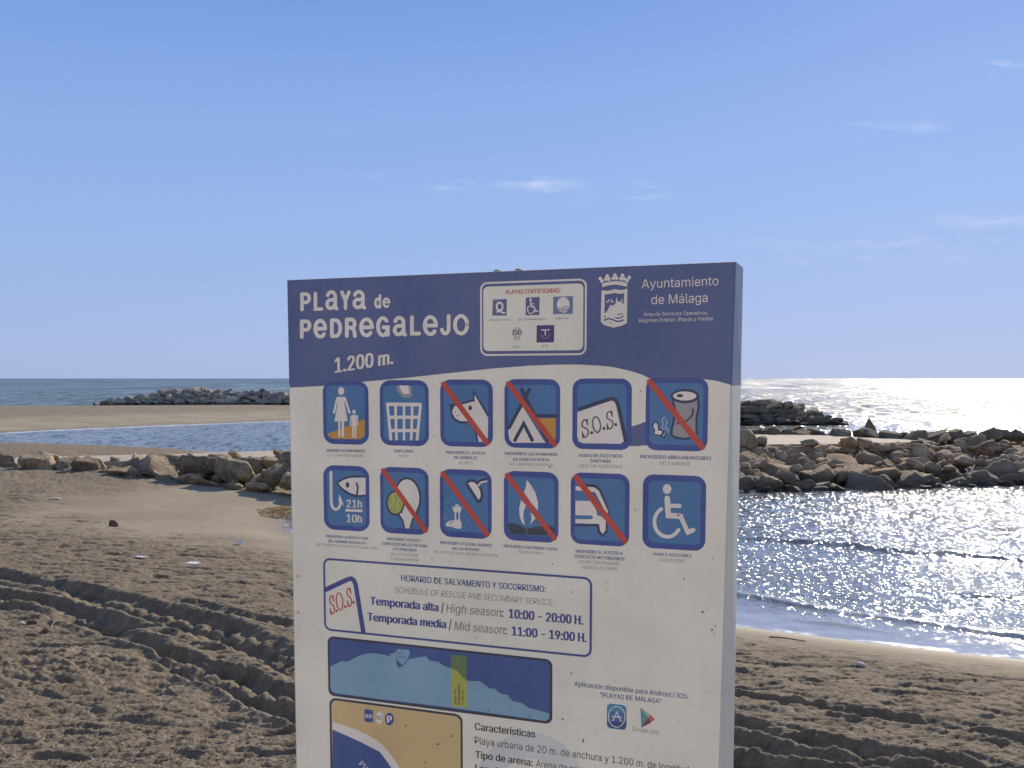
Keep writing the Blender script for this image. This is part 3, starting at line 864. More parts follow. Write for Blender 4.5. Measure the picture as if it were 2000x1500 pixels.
A.text('ink', 'BANDERA AZUL', (1183, 884), (1362, 879), 24, Zb, 0); A.done()
A = Art('certificate_icon', CB, 5)
A.stroke('flagblue', arc(645, 1072, 52, 72, 200, 340, 14), 7, Zb, 0); A.stroke('flagblue', arc(645, 1072, 52, 72, 30, 150, 14), 7, Zb, 0)
A.stroke('flagblue', arc(645, 1030, 30, 12, 0, 360, 14), 4, Zb, 0); A.stroke('flagblue', arc(645, 1120, 30, 12, 0, 360, 14), 4, Zb, 0)
A.text('dark', 'ISO', (577, 1100), (710, 1097), 62, Zb, 1, bold=.03); A.text('grey', '9001', (592, 1182), (690, 1180), 40, Zb, 1)
A.text('ink', 'ISO 9001', (583, 1280), (678, 1277), 26, Zb, 1); A.done()
A = Art('certificate_icon', CB, 5)
A.poly('purple', [(918, 968), (1162, 962), (1157, 1204), (914, 1208)], Zb, 0)
A.stroke('offwhite', [(980, 1032), (1038, 1032), (1038, 1105)], 17, Zb, 1, cap=False); A.stroke('offwhite', [(1058, 1030), (1100, 1029)], 17, Zb, 1, cap=False)
A.stroke('can', arc(1038, 1075, 60, 72, 170, 10, 16), 9, Zb, 1)
A.text('ink', 'SICTED', (988, 1270), (1075, 1267), 28, Zb, 0); A.done()

# crest and council lettering
A = Art('crest', sign, 4)
for x, y in ((250, 318), (270, 348), (330, 288), (312, 325), (350, 325), (418, 278), (399, 314), (437, 314), (505, 283), (486, 320), (525, 322), (582, 306), (558, 342)):
    A.ell('offwhite', (x, y), 21, 22, Zc, 0, n=14)
A.poly('offwhite', [(268, 378), (330, 358), (418, 346), (505, 354), (561, 370), (556, 414), (490, 396), (418, 388), (345, 396), (275, 418)], Zc, 1)
A.poly('offwhite', [(264, 452), (330, 458), (375, 452), (415, 438), (460, 448), (500, 452), (562, 434), (556, 828), (500, 860), (402, 882), (300, 855), (256, 815)], Zc, 1)
A.poly('navy', [(300, 500), (350, 496), (415, 484), (470, 494), (524, 488), (520, 608), (503, 606), (500, 550), (492, 546), (488, 582), (450, 582), (444, 540), (432, 538), (428, 600), (398, 628), (372, 626), (362, 618), (354, 650), (340, 662), (336, 685), (318, 700), (312, 716), (298, 718)], Zc, 2)
A.stroke('offwhite', [(322, 586), (340, 586), (348, 560)], 12, Zc, 3); A.stroke('offwhite', [(378, 560), (380, 586), (400, 586)], 13, Zc, 3)
A.stroke('navy', [(297, 796), (340, 780), (380, 785), (430, 805), (470, 810), (514, 795)], 18, Zc, 2, sm=4)
A.stroke('navy', [(425, 768), (470, 772), (512, 750)], 15, Zc, 2, sm=4); A.stroke('navy', [(446, 733), (505, 724)], 11, Zc, 2)
A.stroke('navy', [(300, 752), (306, 758)], 16, Zc, 2); A.stroke('navy', [(365, 822), (380, 826)], 6, Zc, 2)
A.done('crowned city coat of arms')
A = Art('council_lettering', sign, 4)
A.text('offwhite', 'Ayuntamiento', (725, 432), (1607, 394), 104, Zc, 0, bold=.003)
A.text('offwhite', 'de Málaga', (836, 614), (1482, 588), 106, Zc, 0, bold=.003)
A.text('offwhite', 'Área de Servicios Operativos,', (748, 750), (1488, 730), 42, Zc, 0, bold=.006)
A.text('offwhite', 'Régimen Interior, Playas y Fiestas', (695, 822), (1545, 796), 43, Zc, 0, bold=.006)
A.done('pale council lettering')

# ---- pictograms
def picto(label, Z, out, inn, bar=None, barw=72):
    A = Art('pictogram', sign, 3)
    A.rr('frame', *out, 150 * .14 / Z[2], Z, 0)
    A.rr('blue', *inn, 85 * .14 / Z[2], Z, 1)
    o = A.done(label)
    if bar:
        B = Art('red_bar', o, 12); B.stroke('red', bar, barw, Z, 0); B.done()
    return o
def cap_text(lines, Z):
    A = Art('caption', sign, 3)
    for c, s_, p0, p1, h in lines: A.text(c, s_, p0, p1, h, Z, 0, bold=.014 if c == 'ink' else .0)
    return A.done()

o = picto('blue pictogram of a woman and child on sand', Zd, (222, 172, 858, 1056), (272, 235, 808, 986))
A = Art('symbol', o, 6)
A.poly('orange', [(284, 905), (340, 885), (450, 850), (560, 800), (700, 740), (808, 705), (806, 900), (790, 950), (740, 984), (360, 978), (310, 950)], Zd, 0)
A.ell('offwhite', (475, 312), 42, 56, Zd, 1)
A.poly('offwhite', [(430, 392), (522, 392), (522, 480), (568, 735), (382, 735), (428, 480)], Zd, 1)
A.stroke('offwhite', [(424, 410), (376, 612)], 32, Zd, 2); A.stroke('offwhite', [(526, 410), (590, 612)], 32, Zd, 2)
A.stroke('dark', [(424, 480), (404, 580)], 6, Zd, 3); A.stroke('dark', [(524, 470), (548, 580)], 8, Zd, 3)
A.poly('offwhite', [(435, 730), (465, 730), (465, 955), (435, 955)], Zd, 2); A.poly('offwhite', [(482, 730), (518, 730), (518, 955), (482, 955)], Zd, 2)
A.ell('offwhite', (655, 602), 24, 30, Zd, 1, n=20); A.poly('offwhite', [(622, 645), (692, 645), (686, 798), (628, 798)], Zd, 1)
A.stroke('offwhite', [(612, 662), (608, 788)], 19, Zd, 2); A.stroke('offwhite', [(703, 662), (702, 788)], 19, Zd, 2)
A.poly('offwhite', [(628, 796), (652, 796), (652, 962), (630, 962)], Zd, 2); A.poly('offwhite', [(662, 796), (688, 796), (686, 964), (662, 964)], Zd, 2)
A.done()
cap_text([('ink', 'MENORES ACOMPAÑADOS', (275, 1158), (812, 1166), 36), ('grey', 'ACCOMPANIED MINORS', (305, 1222), (785, 1234), 33)], Zd)

o = picto('blue pictogram of a litter bin', Zd, (1015, 160, 1697, 1076), (1064, 232, 1646, 1002))
A = Art('symbol', o, 6)
A.poly('can', [(1250, 236), (1452, 236), (1465, 380), (1440, 405), (1330, 400), (1270, 330), (1248, 270)], Zd, 0)
A.poly('offwhite', [(1285, 236), (1412, 236), (1430, 348), (1345, 356), (1318, 318)], Zd, 1)
A.rr('offwhite', 1100, 474, 1602, 524, 22, Zd, 1)
for q in ([(1103, 515), (1140, 515), (1192, 1000), (1150, 1000)], [(1215, 515), (1252, 515), (1266, 1000), (1230, 1000)], [(1335, 515), (1371, 515), (1368, 1000), (1336, 1000)],
          [(1450, 515), (1487, 515), (1470, 1000), (1436, 1000)], [(1562, 515), (1601, 515), (1553, 1000), (1514, 1000)]): A.poly('offwhite', q, Zd, 2)
A.poly('offwhite', [(1125, 655), (1585, 655), (1580, 702), (1130, 702)], Zd, 3); A.poly('offwhite', [(1145, 840), (1565, 840), (1560, 886), (1150, 886)], Zd, 3)
A.done()
cap_text([('ink', 'PAPELERAS', (1218, 1168), (1480, 1172), 40), ('grey', 'WASTE', (1275, 1236), (1415, 1239), 38)], Zd)

o = picto('blue pictogram of a crossed out dog', Ze, (142, 152, 877, 1088), (195, 225, 815, 1022), [(190, 215), (797, 1037)])
A = Art('symbol', o, 6)
A.poly('offwhite', [(625, 370), (812, 690), (806, 960), (770, 1018), (680, 1020), (655, 900), (560, 740), (500, 732), (420, 730), (350, 690), (315, 620), (310, 590), (345, 525), (440, 500), (615, 450)], Ze, 0)
A.poly('dark', [(268, 500), (300, 492), (350, 498), (312, 575), (280, 570)], Ze, 1)
A.stroke('dark', [(290, 560), (305, 640), (345, 705), (420, 750), (515, 752)], 27, Ze, 1, sm=4)
A.stroke('dark', [(400, 500), (612, 440)], 26, Ze, 2, cap=False); A.stroke('dark', [(612, 452), (606, 300), (812, 652)], 24, Ze, 1)
A.stroke('dark', [(560, 745), (640, 890), (668, 1015)], 24, Ze, 1, cap=False)
A.ell('dark', (562, 548), 25, 32, Ze, 2, n=18)
for q in ((357, 607), (405, 642), (372, 657)): A.ell('dark', q, 8, 10, Ze, 2, n=10)
A.done()
cap_text([('ink', 'PROHIBIDO EL ACCESO', (228, 1187), (772, 1201), 40), ('ink', 'DE ANIMALES', (340, 1258), (655, 1266), 40), ('grey', 'NO PETS', (400, 1330), (600, 1336), 38)], Ze)

o = picto('blue pictogram of a crossed out tent', Ze, (1038, 146, 1815, 1109), (1092, 225, 1755, 1036), [(1098, 208), (1738, 1056)])
A = Art('symbol', o, 6)
A.poly('orange', [(1500, 690), (1755, 690), (1752, 980), (1700, 1034), (1610, 1034)], Ze, 0)
A.poly('offwhite', [(1295, 530), (1605, 1034), (1150, 1034), (1110, 990), (1094, 900), (1096, 845)], Ze, 1)
A.stroke('dark', [(1387, 290), (1105, 825)], 46, Ze, 2); A.stroke('dark', [(1278, 290), (1640, 1015)], 46, Ze, 3)
A.stroke('dark', [(1176, 1015), (1308, 768), (1436, 1015)], 50, Ze, 3, cap=False)
A.stroke('dark', [(1490, 658), (1757, 658)], 48, Ze, 4, cap=False)
A.done()
cap_text([('ink', 'PROHIBIDAS LAS ACAMPADAS', (1045, 1201), (1780, 1219), 40), ('ink', 'EN ZONAS DE PLAYA', (1160, 1283), (1660, 1291), 40), ('grey', 'NO CAMPING ON BEACH', (1115, 1347), (1715, 1363), 38)], Ze)

def sos(A, m, Z, S1, S2, O_c, O_r, dots, w, rot, X, Y, layer):
    S = [(.86, .74), (.72, .93), (.42, .99), (.16, .85), (.16, .64), (.5, .52), (.84, .38), (.9, .18), (.66, .02), (.32, .01), (.12, .22)]
    for org in (S1, S2):
        mp_ = lambda a, b: (org[0] + a * X[0] + b * Y[0], org[1] + a * X[1] + b * Y[1])
        A.stroke(m, [mp_(*q) for q in S], w, Z, layer, sm=4)
        A.stroke(m, [mp_(.88, .66), mp_(.88, 1.0)], w * .8, Z, layer + 1); A.stroke(m, [mp_(.10, -.02), mp_(.10, .33)], w * .8, Z, layer + 1)
    pts = []
    for k in range(25):
        a = 2 * math.pi * k / 24; x, y = O_r[0] * math.cos(a), O_r[1] * math.sin(a)
        pts.append((O_c[0] + x * math.cos(rot) - y * math.sin(rot), O_c[1] + x * math.sin(rot) + y * math.cos(rot)))
    A.stroke(m, pts[:-1], w, Z, layer, closed=True)
    for d in dots: A.ell(m, d, w * 1.05, w * 1.25, Z, layer + 2, n=14)
o = picto('blue pictogram of an S.O.S. flag', Zf, (165, 114, 846, 929), (222, 174, 785, 864))
A = Art('symbol', o, 6)
A.poly('offwhite', [(222, 500), (600, 365), (650, 372), (675, 400), (758, 832), (715, 862), (285, 857), (238, 835), (220, 775)], Zf, 0)
A.stroke('dark', [(232, 470), (590, 350)], 46, Zf, 1, cap=False); A.stroke('dark', [(585, 351), (630, 345), (668, 366), (690, 420), (776, 822)], 44, Zf, 2)
sos(A, 'black', Zf, (277, 795), (560, 700), (443, 642), (44, 90), [(388, 737), (527, 686), (664, 643)], 15, R(-8), (82, -22), (-14, -198), 2)
A.done()
cap_text([('ink', 'PUNTO DE ASISTENCIA', (245, 1016), (738, 1022), 36), ('ink', 'SANITARIA', (370, 1076), (605, 1081), 36), ('grey', 'FIRST AID ASSISTENCE', (235, 1134), (738, 1143), 35)], Zf)

o = picto('blue pictogram of a crossed out can and cigarette end', Zf, (1006, 104, 1722, 944), (1054, 165, 1667, 876), [(1055, 152), (1656, 900)], 70)
A = Art('symbol', o, 6)
A.poly('can', [(1330, 370), (1600, 350), (1600, 470), (1582, 580), (1592, 760), (1500, 806), (1400, 792), (1308, 768), (1332, 600), (1352, 470)], Zf, 0)
A.stroke('dark', [(1316, 300), (1322, 380), (1345, 470), (1330, 600), (1303, 755), (1380, 795), (1460, 806), (1530, 792)], 25, Zf, 1, sm=3)
A.stroke('dark', [(1603, 300), (1615, 440), (1592, 560), (1592, 745)], 25, Zf, 1, sm=3)
A.ell('dark', (1458, 316), 162, 83, Zf, 2); A.ell('offwhite', (1456, 314), 134, 52, Zf, 3); A.ell('dark', (1400, 310), 38, 19, Zf, 4, n=20)
A.stroke('dark', [(1550, 465), (1546, 525), (1512, 568), (1470, 603)], 20, Zf, 2, sm=4); A.ell('dark', (1376, 632), 17, 10, Zf, 2, n=12)
cig = [(1120, 605), (1152, 645), (1152, 702), (1208, 716), (1188, 764), (1098, 758), (1112, 708), (1086, 658)]
A.poly('offwhite', cig, Zf, 1); A.stroke('dark', cig, 12, Zf, 2, closed=True)
A.poly('dark', [(1205, 712), (1250, 742), (1222, 806), (1178, 780)], Zf, 1); A.stroke('offwhite', [(1208, 778), (1228, 736)], 9, Zf, 3, cap=False)
A.stroke('smoke', [(1225, 558), (1195, 590), (1208, 640), (1195, 680), (1235, 705)], 11, Zf, 1, sm=4); A.stroke('smoke', [(1238, 585), (1252, 625), (1232, 665), (1264, 700), (1262, 735)], 11, Zf, 1, sm=4)
A.done()
cap_text([('ink', 'PROHIBIDO ARROJAR BASURAS', (942, 1029), (1758, 1050), 40), ('grey', 'NO GARBAGE', (1170, 1106), (1518, 1113), 40)], Zf)

o = picto('blue pictogram of a hook and fish with 21h 10h', Zg, (230, 140, 868, 1044), (280, 210, 818, 977))
A = Art('symbol', o, 6)
A.stroke('offwhite', [(332, 228), (336, 560), (338, 640), (352, 710), (396, 750), (440, 728), (462, 680), (464, 610)], 38, Zg, 0, sm=3)
A.poly('offwhite', [(454, 538), (516, 702), (470, 662), (436, 620)], Zg, 1)
A.poly('offwhite', [(422, 384), (480, 345), (600, 310), (816, 306), (818, 545), (700, 548), (600, 520), (500, 455)], Zg, 1)
A.stroke('dark', [(818, 288), (640, 290), (520, 322), (415, 380)], 24, Zg, 2, sm=4, cap=False); A.stroke('dark', [(415, 376), (490, 465), (590, 535), (700, 565), (818, 554)], 24, Zg, 3, sm=4, cap=False)
A.stroke('dark', [(692, 384), (708, 450), (694, 548)], 24, Zg, 4, sm=4); A.ell('dark', (565, 408), 25, 38, Zg, 2, n=20)
A.text('offwhite', '21h', (550, 722), (765, 724), 108, Zg, 3, bold=.02); A.poly('offwhite', [(535, 742), (774, 750), (773, 786), (535, 778)], Zg, 3)
A.text('offwhite', '10h', (552, 926), (765, 934), 108, Zg, 3, bold=.02)
A.done()
cap_text([('ink', 'PROHIBIDA LA PESCA FUERA', (265, 1138), (855, 1173), 35), ('ink', 'DEL HORARIO DISPUESTO', (300, 1206), (825, 1240), 35), ('grey', 'NO FISHING OUTSIDE ESTABLISHED TIMES', (140, 1252), (1000, 1314), 34)], Zg)

o = picto('blue pictogram of a crossed out racket and ball', Zg, (1020, 164, 1697, 1092), (1066, 235, 1646, 1012), [(1062, 206), (1654, 1046)], 64)
A = Art('symbol', o, 6)
A.ell('dark', (1405, 575), 186, 275, Zg, 0, rot=R(-6)); A.poly('dark', [(1250, 820), (1560, 790), (1478, 905), (1450, 1012), (1348, 1012), (1325, 910)], Zg, 0)
A.ell('offwhite', (1405, 575), 160, 246, Zg, 1, rot=R(-6)); A.poly('offwhite', [(1280, 800), (1530, 770), (1465, 880), (1428, 1014), (1370, 1014), (1345, 905)], Zg, 2)
A.ell('dark', (1232, 662), 129, 172, Zg, 3); A.ell('ball', (1234, 658), 108, 150, Zg, 4)
A.stroke('ballseam', [(1190, 530), (1208, 600), (1190, 670), (1160, 700)], 15, Zg, 5, sm=4); A.stroke('ballseam', [(1290, 600), (1262, 660), (1266, 740), (1285, 775)], 15, Zg, 5, sm=4)
A.done()
cap_text([('ink', 'PROHIBIDO JUEGOS Y', (1120, 1176), (1592, 1204), 38), ('ink', 'EJERCICIOS MOLESTOS PARA', (1045, 1241), (1675, 1281), 38), ('ink', 'LAS PERSONAS', (1195, 1316), (1525, 1341), 38),
          ('grey', 'DO NOT DISTURB', (1175, 1390), (1545, 1409), 36), ('grey', 'YOUR NEIGHBOUR', (1165, 1453), (1560, 1476), 36)], Zg)

o = picto('blue pictogram of a crossed out shower and soap', Zh, (138, 122, 860, 1075), (188, 200, 806, 997), [(182, 178), (797, 1026)])
A = Art('symbol', o, 6)
for k in range(42):
    q = k % 7; r2 = k // 7
    x = 620 - q * 62 + r2 * -12 + random.uniform(-10, 10) - r2 * 26; y = 640 - 0 + (q * 34) - 280 + r2 * 68 + random.uniform(-10, 10)
    if 195 < x < 700 and 240 < y < 985: A.ell('drop', (x, y), 9, 11, Zh, 0, n=8)
for x, y in ((460, 380), (495, 430), (530, 485), (565, 530), (598, 575), (640, 628), (300, 500), (230, 565), (268, 535), (245, 670), (285, 735), (205, 715), (205, 810), (480, 765), (505, 720), (535, 830), (505, 880), (480, 930), (450, 970), (560, 780)): A.ell('drop', (x, y), 10, 12, Zh, 1, n=8)
hd = [(520, 312), (560, 285), (610, 285), (655, 330), (705, 400), (718, 480), (690, 545), (672, 560)]
A.poly('dark', [(492, 330), (515, 280), (575, 252), (630, 262), (668, 305), (700, 350), (738, 420), (742, 500), (715, 570), (680, 592), (655, 575)], Zh, 1)
A.stroke('dark', [(668, 345), (712, 288), (800, 272)], 62, Zh, 1, sm=4, cap=False)
A.poly('offwhite', [(530, 312), (575, 293), (620, 300), (662, 345), (700, 415), (708, 490), (680, 548)], Zh, 2)
A.stroke('offwhite', [(672, 352), (715, 302), (800, 284)], 24, Zh, 3, sm=4, cap=False)
A.poly('offwhite', [(354, 608), (402, 608), (402, 630), (354, 630)], Zh, 2)
A.poly('offwhite', [(313, 655), (330, 635), (425, 635), (443, 660), (428, 708), (415, 725), (420, 830), (440, 860), (440, 935), (415, 952), (350, 940), (300, 915), (235, 918), (215, 885), (255, 845), (300, 830), (345, 825), (345, 725), (328, 705)], Zh, 2)
A.ell('blue', (382, 768), 18, 62, Zh, 3, n=20); A.stroke('dark', [(270, 878), (320, 842)], 9, Zh, 3)
A.done()
cap_text([('ink', 'PROHIBIDO UTILIZAR JABONES', (140, 1158), (860, 1201), 38), ('ink', 'EN LAS DUCHAS', (310, 1241), (685, 1260), 38), ('grey', 'DO NOT USE SOAP OR GEL IN SHOWER', (60, 1286), (945, 1343), 37)], Zh)

o = picto('blue pictogram of a crossed out flame', Zh, (1030, 150, 1792, 1126), (1088, 228, 1732, 1042), [(1078, 203), (1733, 1078)])
A = Art('symbol', o, 6)
A.poly('offwhite', [(1350, 268), (1400, 325), (1470, 445), (1508, 580), (1506, 695), (1420, 600), (1312, 440), (1335, 370)], Zh, 0)
A.poly('offwhite', [(1270, 542), (1338, 622), (1308, 700), (1302, 800), (1328, 900), (1285, 865), (1252, 780), (1244, 670)], Zh, 0)
A.poly('offwhite', [(1402, 712), (1472, 800), (1393, 888), (1418, 800)], Zh, 0)
A.poly('mound', [(1088, 900), (1130, 870), (1220, 888), (1350, 942), (1480, 920), (1690, 910), (1735, 950), (1725, 1010), (1690, 1040), (1180, 1022), (1115, 985)], Zh, 0, sm=3)
A.stroke('blue', [(1350, 950), (1356, 1035)], 12, Zh, 1)
A.done()
cap_text([('ink', 'PROHIBIDO ENCENDER FUEGO', (1030, 1206), (1780, 1256), 40), ('grey', 'NO BONFIRES', (1235, 1286), (1570, 1310), 38)], Zh)

o = picto('blue pictogram of a crossed out motor vehicle', Zi, (145, 142, 820, 970), (192, 205, 767, 916), [(208, 190), (767, 920)], 68)
A = Art('symbol', o, 6)
A.stroke('dark', [(235, 278), (420, 286), (480, 335), (582, 595)], 30, Zi, 0); A.stroke('dark', [(196, 738), (458, 742), (470, 820), (512, 852), (552, 820), (562, 700)], 27, Zi, 0, cap=False)
A.poly('offwhite', [(202, 290), (420, 305), (470, 345), (578, 585), (556, 610), (425, 358), (202, 338)], Zi, 1)
A.poly('offwhite', [(200, 460), (370, 460), (438, 560), (450, 625), (500, 640), (550, 690), (546, 800), (512, 842), (484, 800), (472, 725), (200, 716)], Zi, 1)
A.stroke('blue', [(205, 646), (378, 650)], 44, Zi, 2)
A.done()
cap_text([('ink', 'PROHIBIDO EL ACCESO A', (205, 1056), (742, 1081), 36), ('ink', 'VEHÍCULOS MOTORIZADOS', (185, 1112), (765, 1146), 36), ('grey', 'NO MOTOR POWERED', (245, 1174), (705, 1201), 35), ('grey', 'VEHICLE ALLOWED', (272, 1239), (685, 1261), 35)], Zi)

o = picto('blue pictogram of a wheelchair user', Zi, (972, 165, 1697, 1019), (1036, 236, 1637, 952))
A = Art('symbol', o, 6)
A.ell('offwhite', (1253, 323), 49, 57, Zi, 0)
A.stroke('offwhite', [(1255, 432), (1262, 560), (1268, 628), (1408, 636)], 64, Zi, 0); A.stroke('offwhite', [(1408, 636), (1492, 822), (1552, 795)], 52, Zi, 1)
A.stroke('offwhite', [(1275, 515), (1396, 518)], 48, Zi, 2)
A.stroke('offwhite', arc(1258, 702, 150, 170, -118, -328, 26), 42, Zi, 3)
A.done()
cap_text([('ink', 'PUNTO ACCESIBLE', (1100, 1090), (1535, 1109), 36), ('grey', 'ACCESS POINT', (1160, 1156), (1465, 1171), 36)], Zi)

# ---- rescue timetable box
A = Art('timetable_box', sign, 2)
A.rr('ink', 632.5, 1108.5, 1156.5, 1258, 15, PXZ, 0, ring=4.2)
TB = A.done('blue outlined box with rescue service hours')
A = Art('flag', TB, 3)
A.stroke('ink', [(226, 552), (540, 405)], 62, Zj, 0, cap=False); A.stroke('ink', [(530, 410), (575, 398), (610, 425), (632, 480), (732, 1098)], 58, Zj, 1)
sos(A, 'red', Zj, (302, 862), (526, 762), (422, 698), (42, 112), [(385, 820), (497, 765), (606, 710)], 15, R(-6), (64, -14), (-20, -230), 2)
A.done('red S.O.S. on a flag outline')
A = Art('timetable_lettering', TB, 3)
A.text('ink', 'HORARIO DE SALVAMENTO Y SOCORRISMO:', (783.8, 1134.6), (1066, 1156.6), 12, PXZ, 0, bold=.014)
A.text('grey', 'SCHEDULE OF RESCUE AND SECONDARY SERVICE:', (770.5, 1157.4), (1081.5, 1183), 12, PXZ, 0, slant=.12)
A.text('ink', 'Temporada alta', (723, 1180.6), (856, 1194), 15.5, PXZ, 0, bold=.032); A.stroke('black', [(862.5, 1197.5), (866, 1177.5)], 2, PXZ, 0)
A.text('grey', 'High season', (871.5, 1195.8), (978, 1204.6), 17, PXZ, 0, slant=.12, bold=.008)
A.text('ink', ':', (979.5, 1204.6), (983, 1204.8), 16.5, PXZ, 1, bold=.02); A.text('ink', '10:00 - 20:00 H.', (994.3, 1206.8), (1138.8, 1220.2), 17.5, PXZ, 0, bold=.030)
A.text('ink', 'Temporada media', (717.8, 1212), (871, 1227), 15.5, PXZ, 0, bold=.032); A.stroke('black', [(877.5, 1231), (881, 1210)], 2, PXZ, 0)
A.text('grey', 'Mid season', (887, 1230), (984, 1238.6), 17, PXZ, 0, slant=.12, bold=.008)
A.text('ink', ':', (986, 1238.8), (989.5, 1239), 16.5, PXZ, 1, bold=.02); A.text('ink', '11:00 - 19:00 H.', (1000, 1240.8), (1145.6, 1254.4), 17.5, PXZ, 0, bold=.030)
A.done()

# ---- coastline map
A = Art('coastline_map', sign, 2)
A.rr('mapedge', 641, 1265, 1079, 1386.5, 13, PXZ, 0); A.rr('mapsea', 645, 1269.5, 1074.5, 1381.5, 10, PXZ, 1)
CM = A.done('blue map strip of the coast')
A = Art('land', CM, 5)
A.poly('mapland', [(106, 300), (195, 256), (250, 259), (340, 210), (400, 195), (465, 188), (520, 200), (600, 214), (640, 226), (648, 290), (668, 312), (745, 238), (820, 225), (884, 215), (912, 250), (990, 262), (1022, 290), (1085, 312), (1140, 335), (1180, 380), (1215, 415), (1320, 418), (1400, 475), (1445, 480), (1490, 520), (1545, 530), (1590, 580), (1665, 597), (1720, 635), (1888, 680), (1886, 725), (1856, 742),
                       (1500, 690), (1000, 622), (500, 562), (150, 515), (118, 498), (106, 460)], Zl, 0)
A.poly('mapland', [(588, 190), (606, 196), (628, 188), (655, 156), (690, 160), (738, 160), (756, 188), (740, 226), (722, 262), (690, 290), (640, 232), (600, 212)], Zl, 0)
A.stroke('mapsea', [(664, 308), (700, 285), (738, 240)], 9, Zl, 1)
A.text('dark', 'Puerto', (642, 192), (695, 196), 14, Zl, 1); A.text('dark', 'de Málaga', (642, 222), (722, 232), 14, Zl, 1)
A.done()
A = Art('beach_strip', CM, 7)
A.poly('stripland', [(1086, 312), (1140, 335), (1180, 380), (1217, 416), (1218, 632), (1092, 624)], Zl, 0)
A.poly('stripsea', [(1086, 204), (1214, 210), (1217, 416), (1180, 380), (1140, 335), (1086, 312)], Zl, 0)
for i, (tx, x, ya, yb) in enumerate((('Playa de', 1132, 602, 488), ('Pedregalejo', 1162, 606, 445), ('1.200 m.', 1195, 608, 488))):
    A.text('black', tx, (x, ya), (x - 2, yb), 19, Zl, 2, bold=.012, up=(-1, 0))
A.done('yellow green strip marking this beach')

# ---- street map
A = Art('street_map', sign, 2)
A.rr('mapedge', 645.6, 1379, 904, 1640, 14, PXZ, 0); A.rr('tan', 649.5, 1383.5, 900, 1636, 11, PXZ, 1)
SM = A.done('tan local map with service symbols')
A = Art('shoreline', SM, 5)
A.poly('offwhite', [(184, 436), (330, 480), (460, 525), (600, 590), (720, 655), (820, 742), (900, 840), (965, 935), (1020, 1030), (1090, 1200), (1090, 1700), (184, 1700)], Zm, 0)
A.poly('mapsea', [(184, 528), (330, 592), (480, 658), (620, 728), (760, 800), (830, 890), (895, 985), (950, 1080), (1000, 1200), (1000, 1700), (184, 1700)], Zm, 1)
A.text('offwhite', 'Playa', (505, 958), (690, 1108), 62, Zm, 2, up=(.62, -.78))
A.done()
A = Art('service_symbol', SM, 5); A.rr('flagblue', 574, 285, 682, 442, 22, Zm, 0); A.rr('mapsea', 579, 291, 677, 436, 20, Zm, 1); A.text('offwhite', 'BUS', (588, 385), (670, 392), 46, Zm, 2, bold=.02); A.done('BUS symbol')
A = Art('service_symbol', SM, 5); A.ell('offwhite', (757, 385), 45, 74, Zm, 0); A.text('black', 'WC', (717, 407), (797, 417), 54, Zm, 1); A.done('WC symbol')
A = Art('service_symbol', SM, 5); A.ell('mapsea', (879, 402), 54, 78, Zm, 0); A.text('offwhite', 'P', (853, 445), (908, 448), 84, Zm, 1, bold=.04); A.done('parking symbol')

# ---- description text
A = Art('description_lettering', sign, 2)
pts = []
A.ell('paleblue', (478, 640), 405, 462, Zn, 0); A.ell('white', (478, 700), 262, 340, Zn, 1)
A.text('black', 'Características', (98, 162), (519, 217), 50, Zn, 2, bold=.018)
A.text('black', 'Playa urbana de 20 m. de anchura y 1.200 m. de longitud', (98, 258), (1590, 466), 49, Zn, 2)
A.text('black', 'Tipo de arena:', (102, 357), (502, 415), 49, Zn, 2, bold=.018); A.text('black', 'Arena de grano medio', (525, 419), (1060, 497), 49, Zn, 2)
A.text('black', 'Longitud:', (102, 450), (360, 488), 49, Zn, 2, bold=.018); A.text('black', '1.200 metros', (385, 492), (740, 544), 49, Zn, 2)
A.done()

# ---- app notice
A = Art('app_notice', sign, 2)
A.text('ink', 'Aplicación disponible para Android / IOS:', (178, 220), (1415, 362), 52, Zo, 0, bold=.010)
A.text('ink', '“PLAYAS DE MÁLAGA”', (455, 340), (1125, 413), 52, Zo, 0, bold=.010)
AN = A.done('blue app notice')
A = Art('app_symbol', AN, 3)
A.rr('apptop', 530, 420, 743, 690, 45, Zo, 0)
A.poly('appmid', [(532, 500), (743, 512), (743, 620), (532, 608)], Zo, 1); A.poly('applow', [(532, 600), (743, 612), (741, 655), (722, 684), (700, 688), (570, 672), (542, 650), (534, 630)], Zo, 2)
A.stroke('offwhite', arc(637, 555, 90, 112, 0, 360, 36)[:-1], 9, Zo, 3, closed=True)
A.stroke('offwhite', [(595, 596), (638, 502)], 11, Zo, 4); A.stroke('offwhite', [(636, 502), (684, 604)], 11, Zo, 5); A.stroke('offwhite', [(586, 552), (690, 560)], 10, Zo, 6)
A.done('blue rounded app symbol')
A = Art('app_symbol', AN, 3)
A.poly('teal', [(893, 456), (982, 562), (904, 672)], Zo, 0); A.poly('sage', [(893, 456), (1003, 535), (980, 562)], Zo, 1)
A.poly('coral', [(1003, 535), (1052, 582), (1008, 618), (978, 566)], Zo, 2); A.poly('plum', [(978, 566), (1008, 618), (902, 674)], Zo, 3)
A.text('grey', 'Google play', (808, 707), (1100, 744), 48, Zo, 0)
A.done('coloured triangle app symbol')

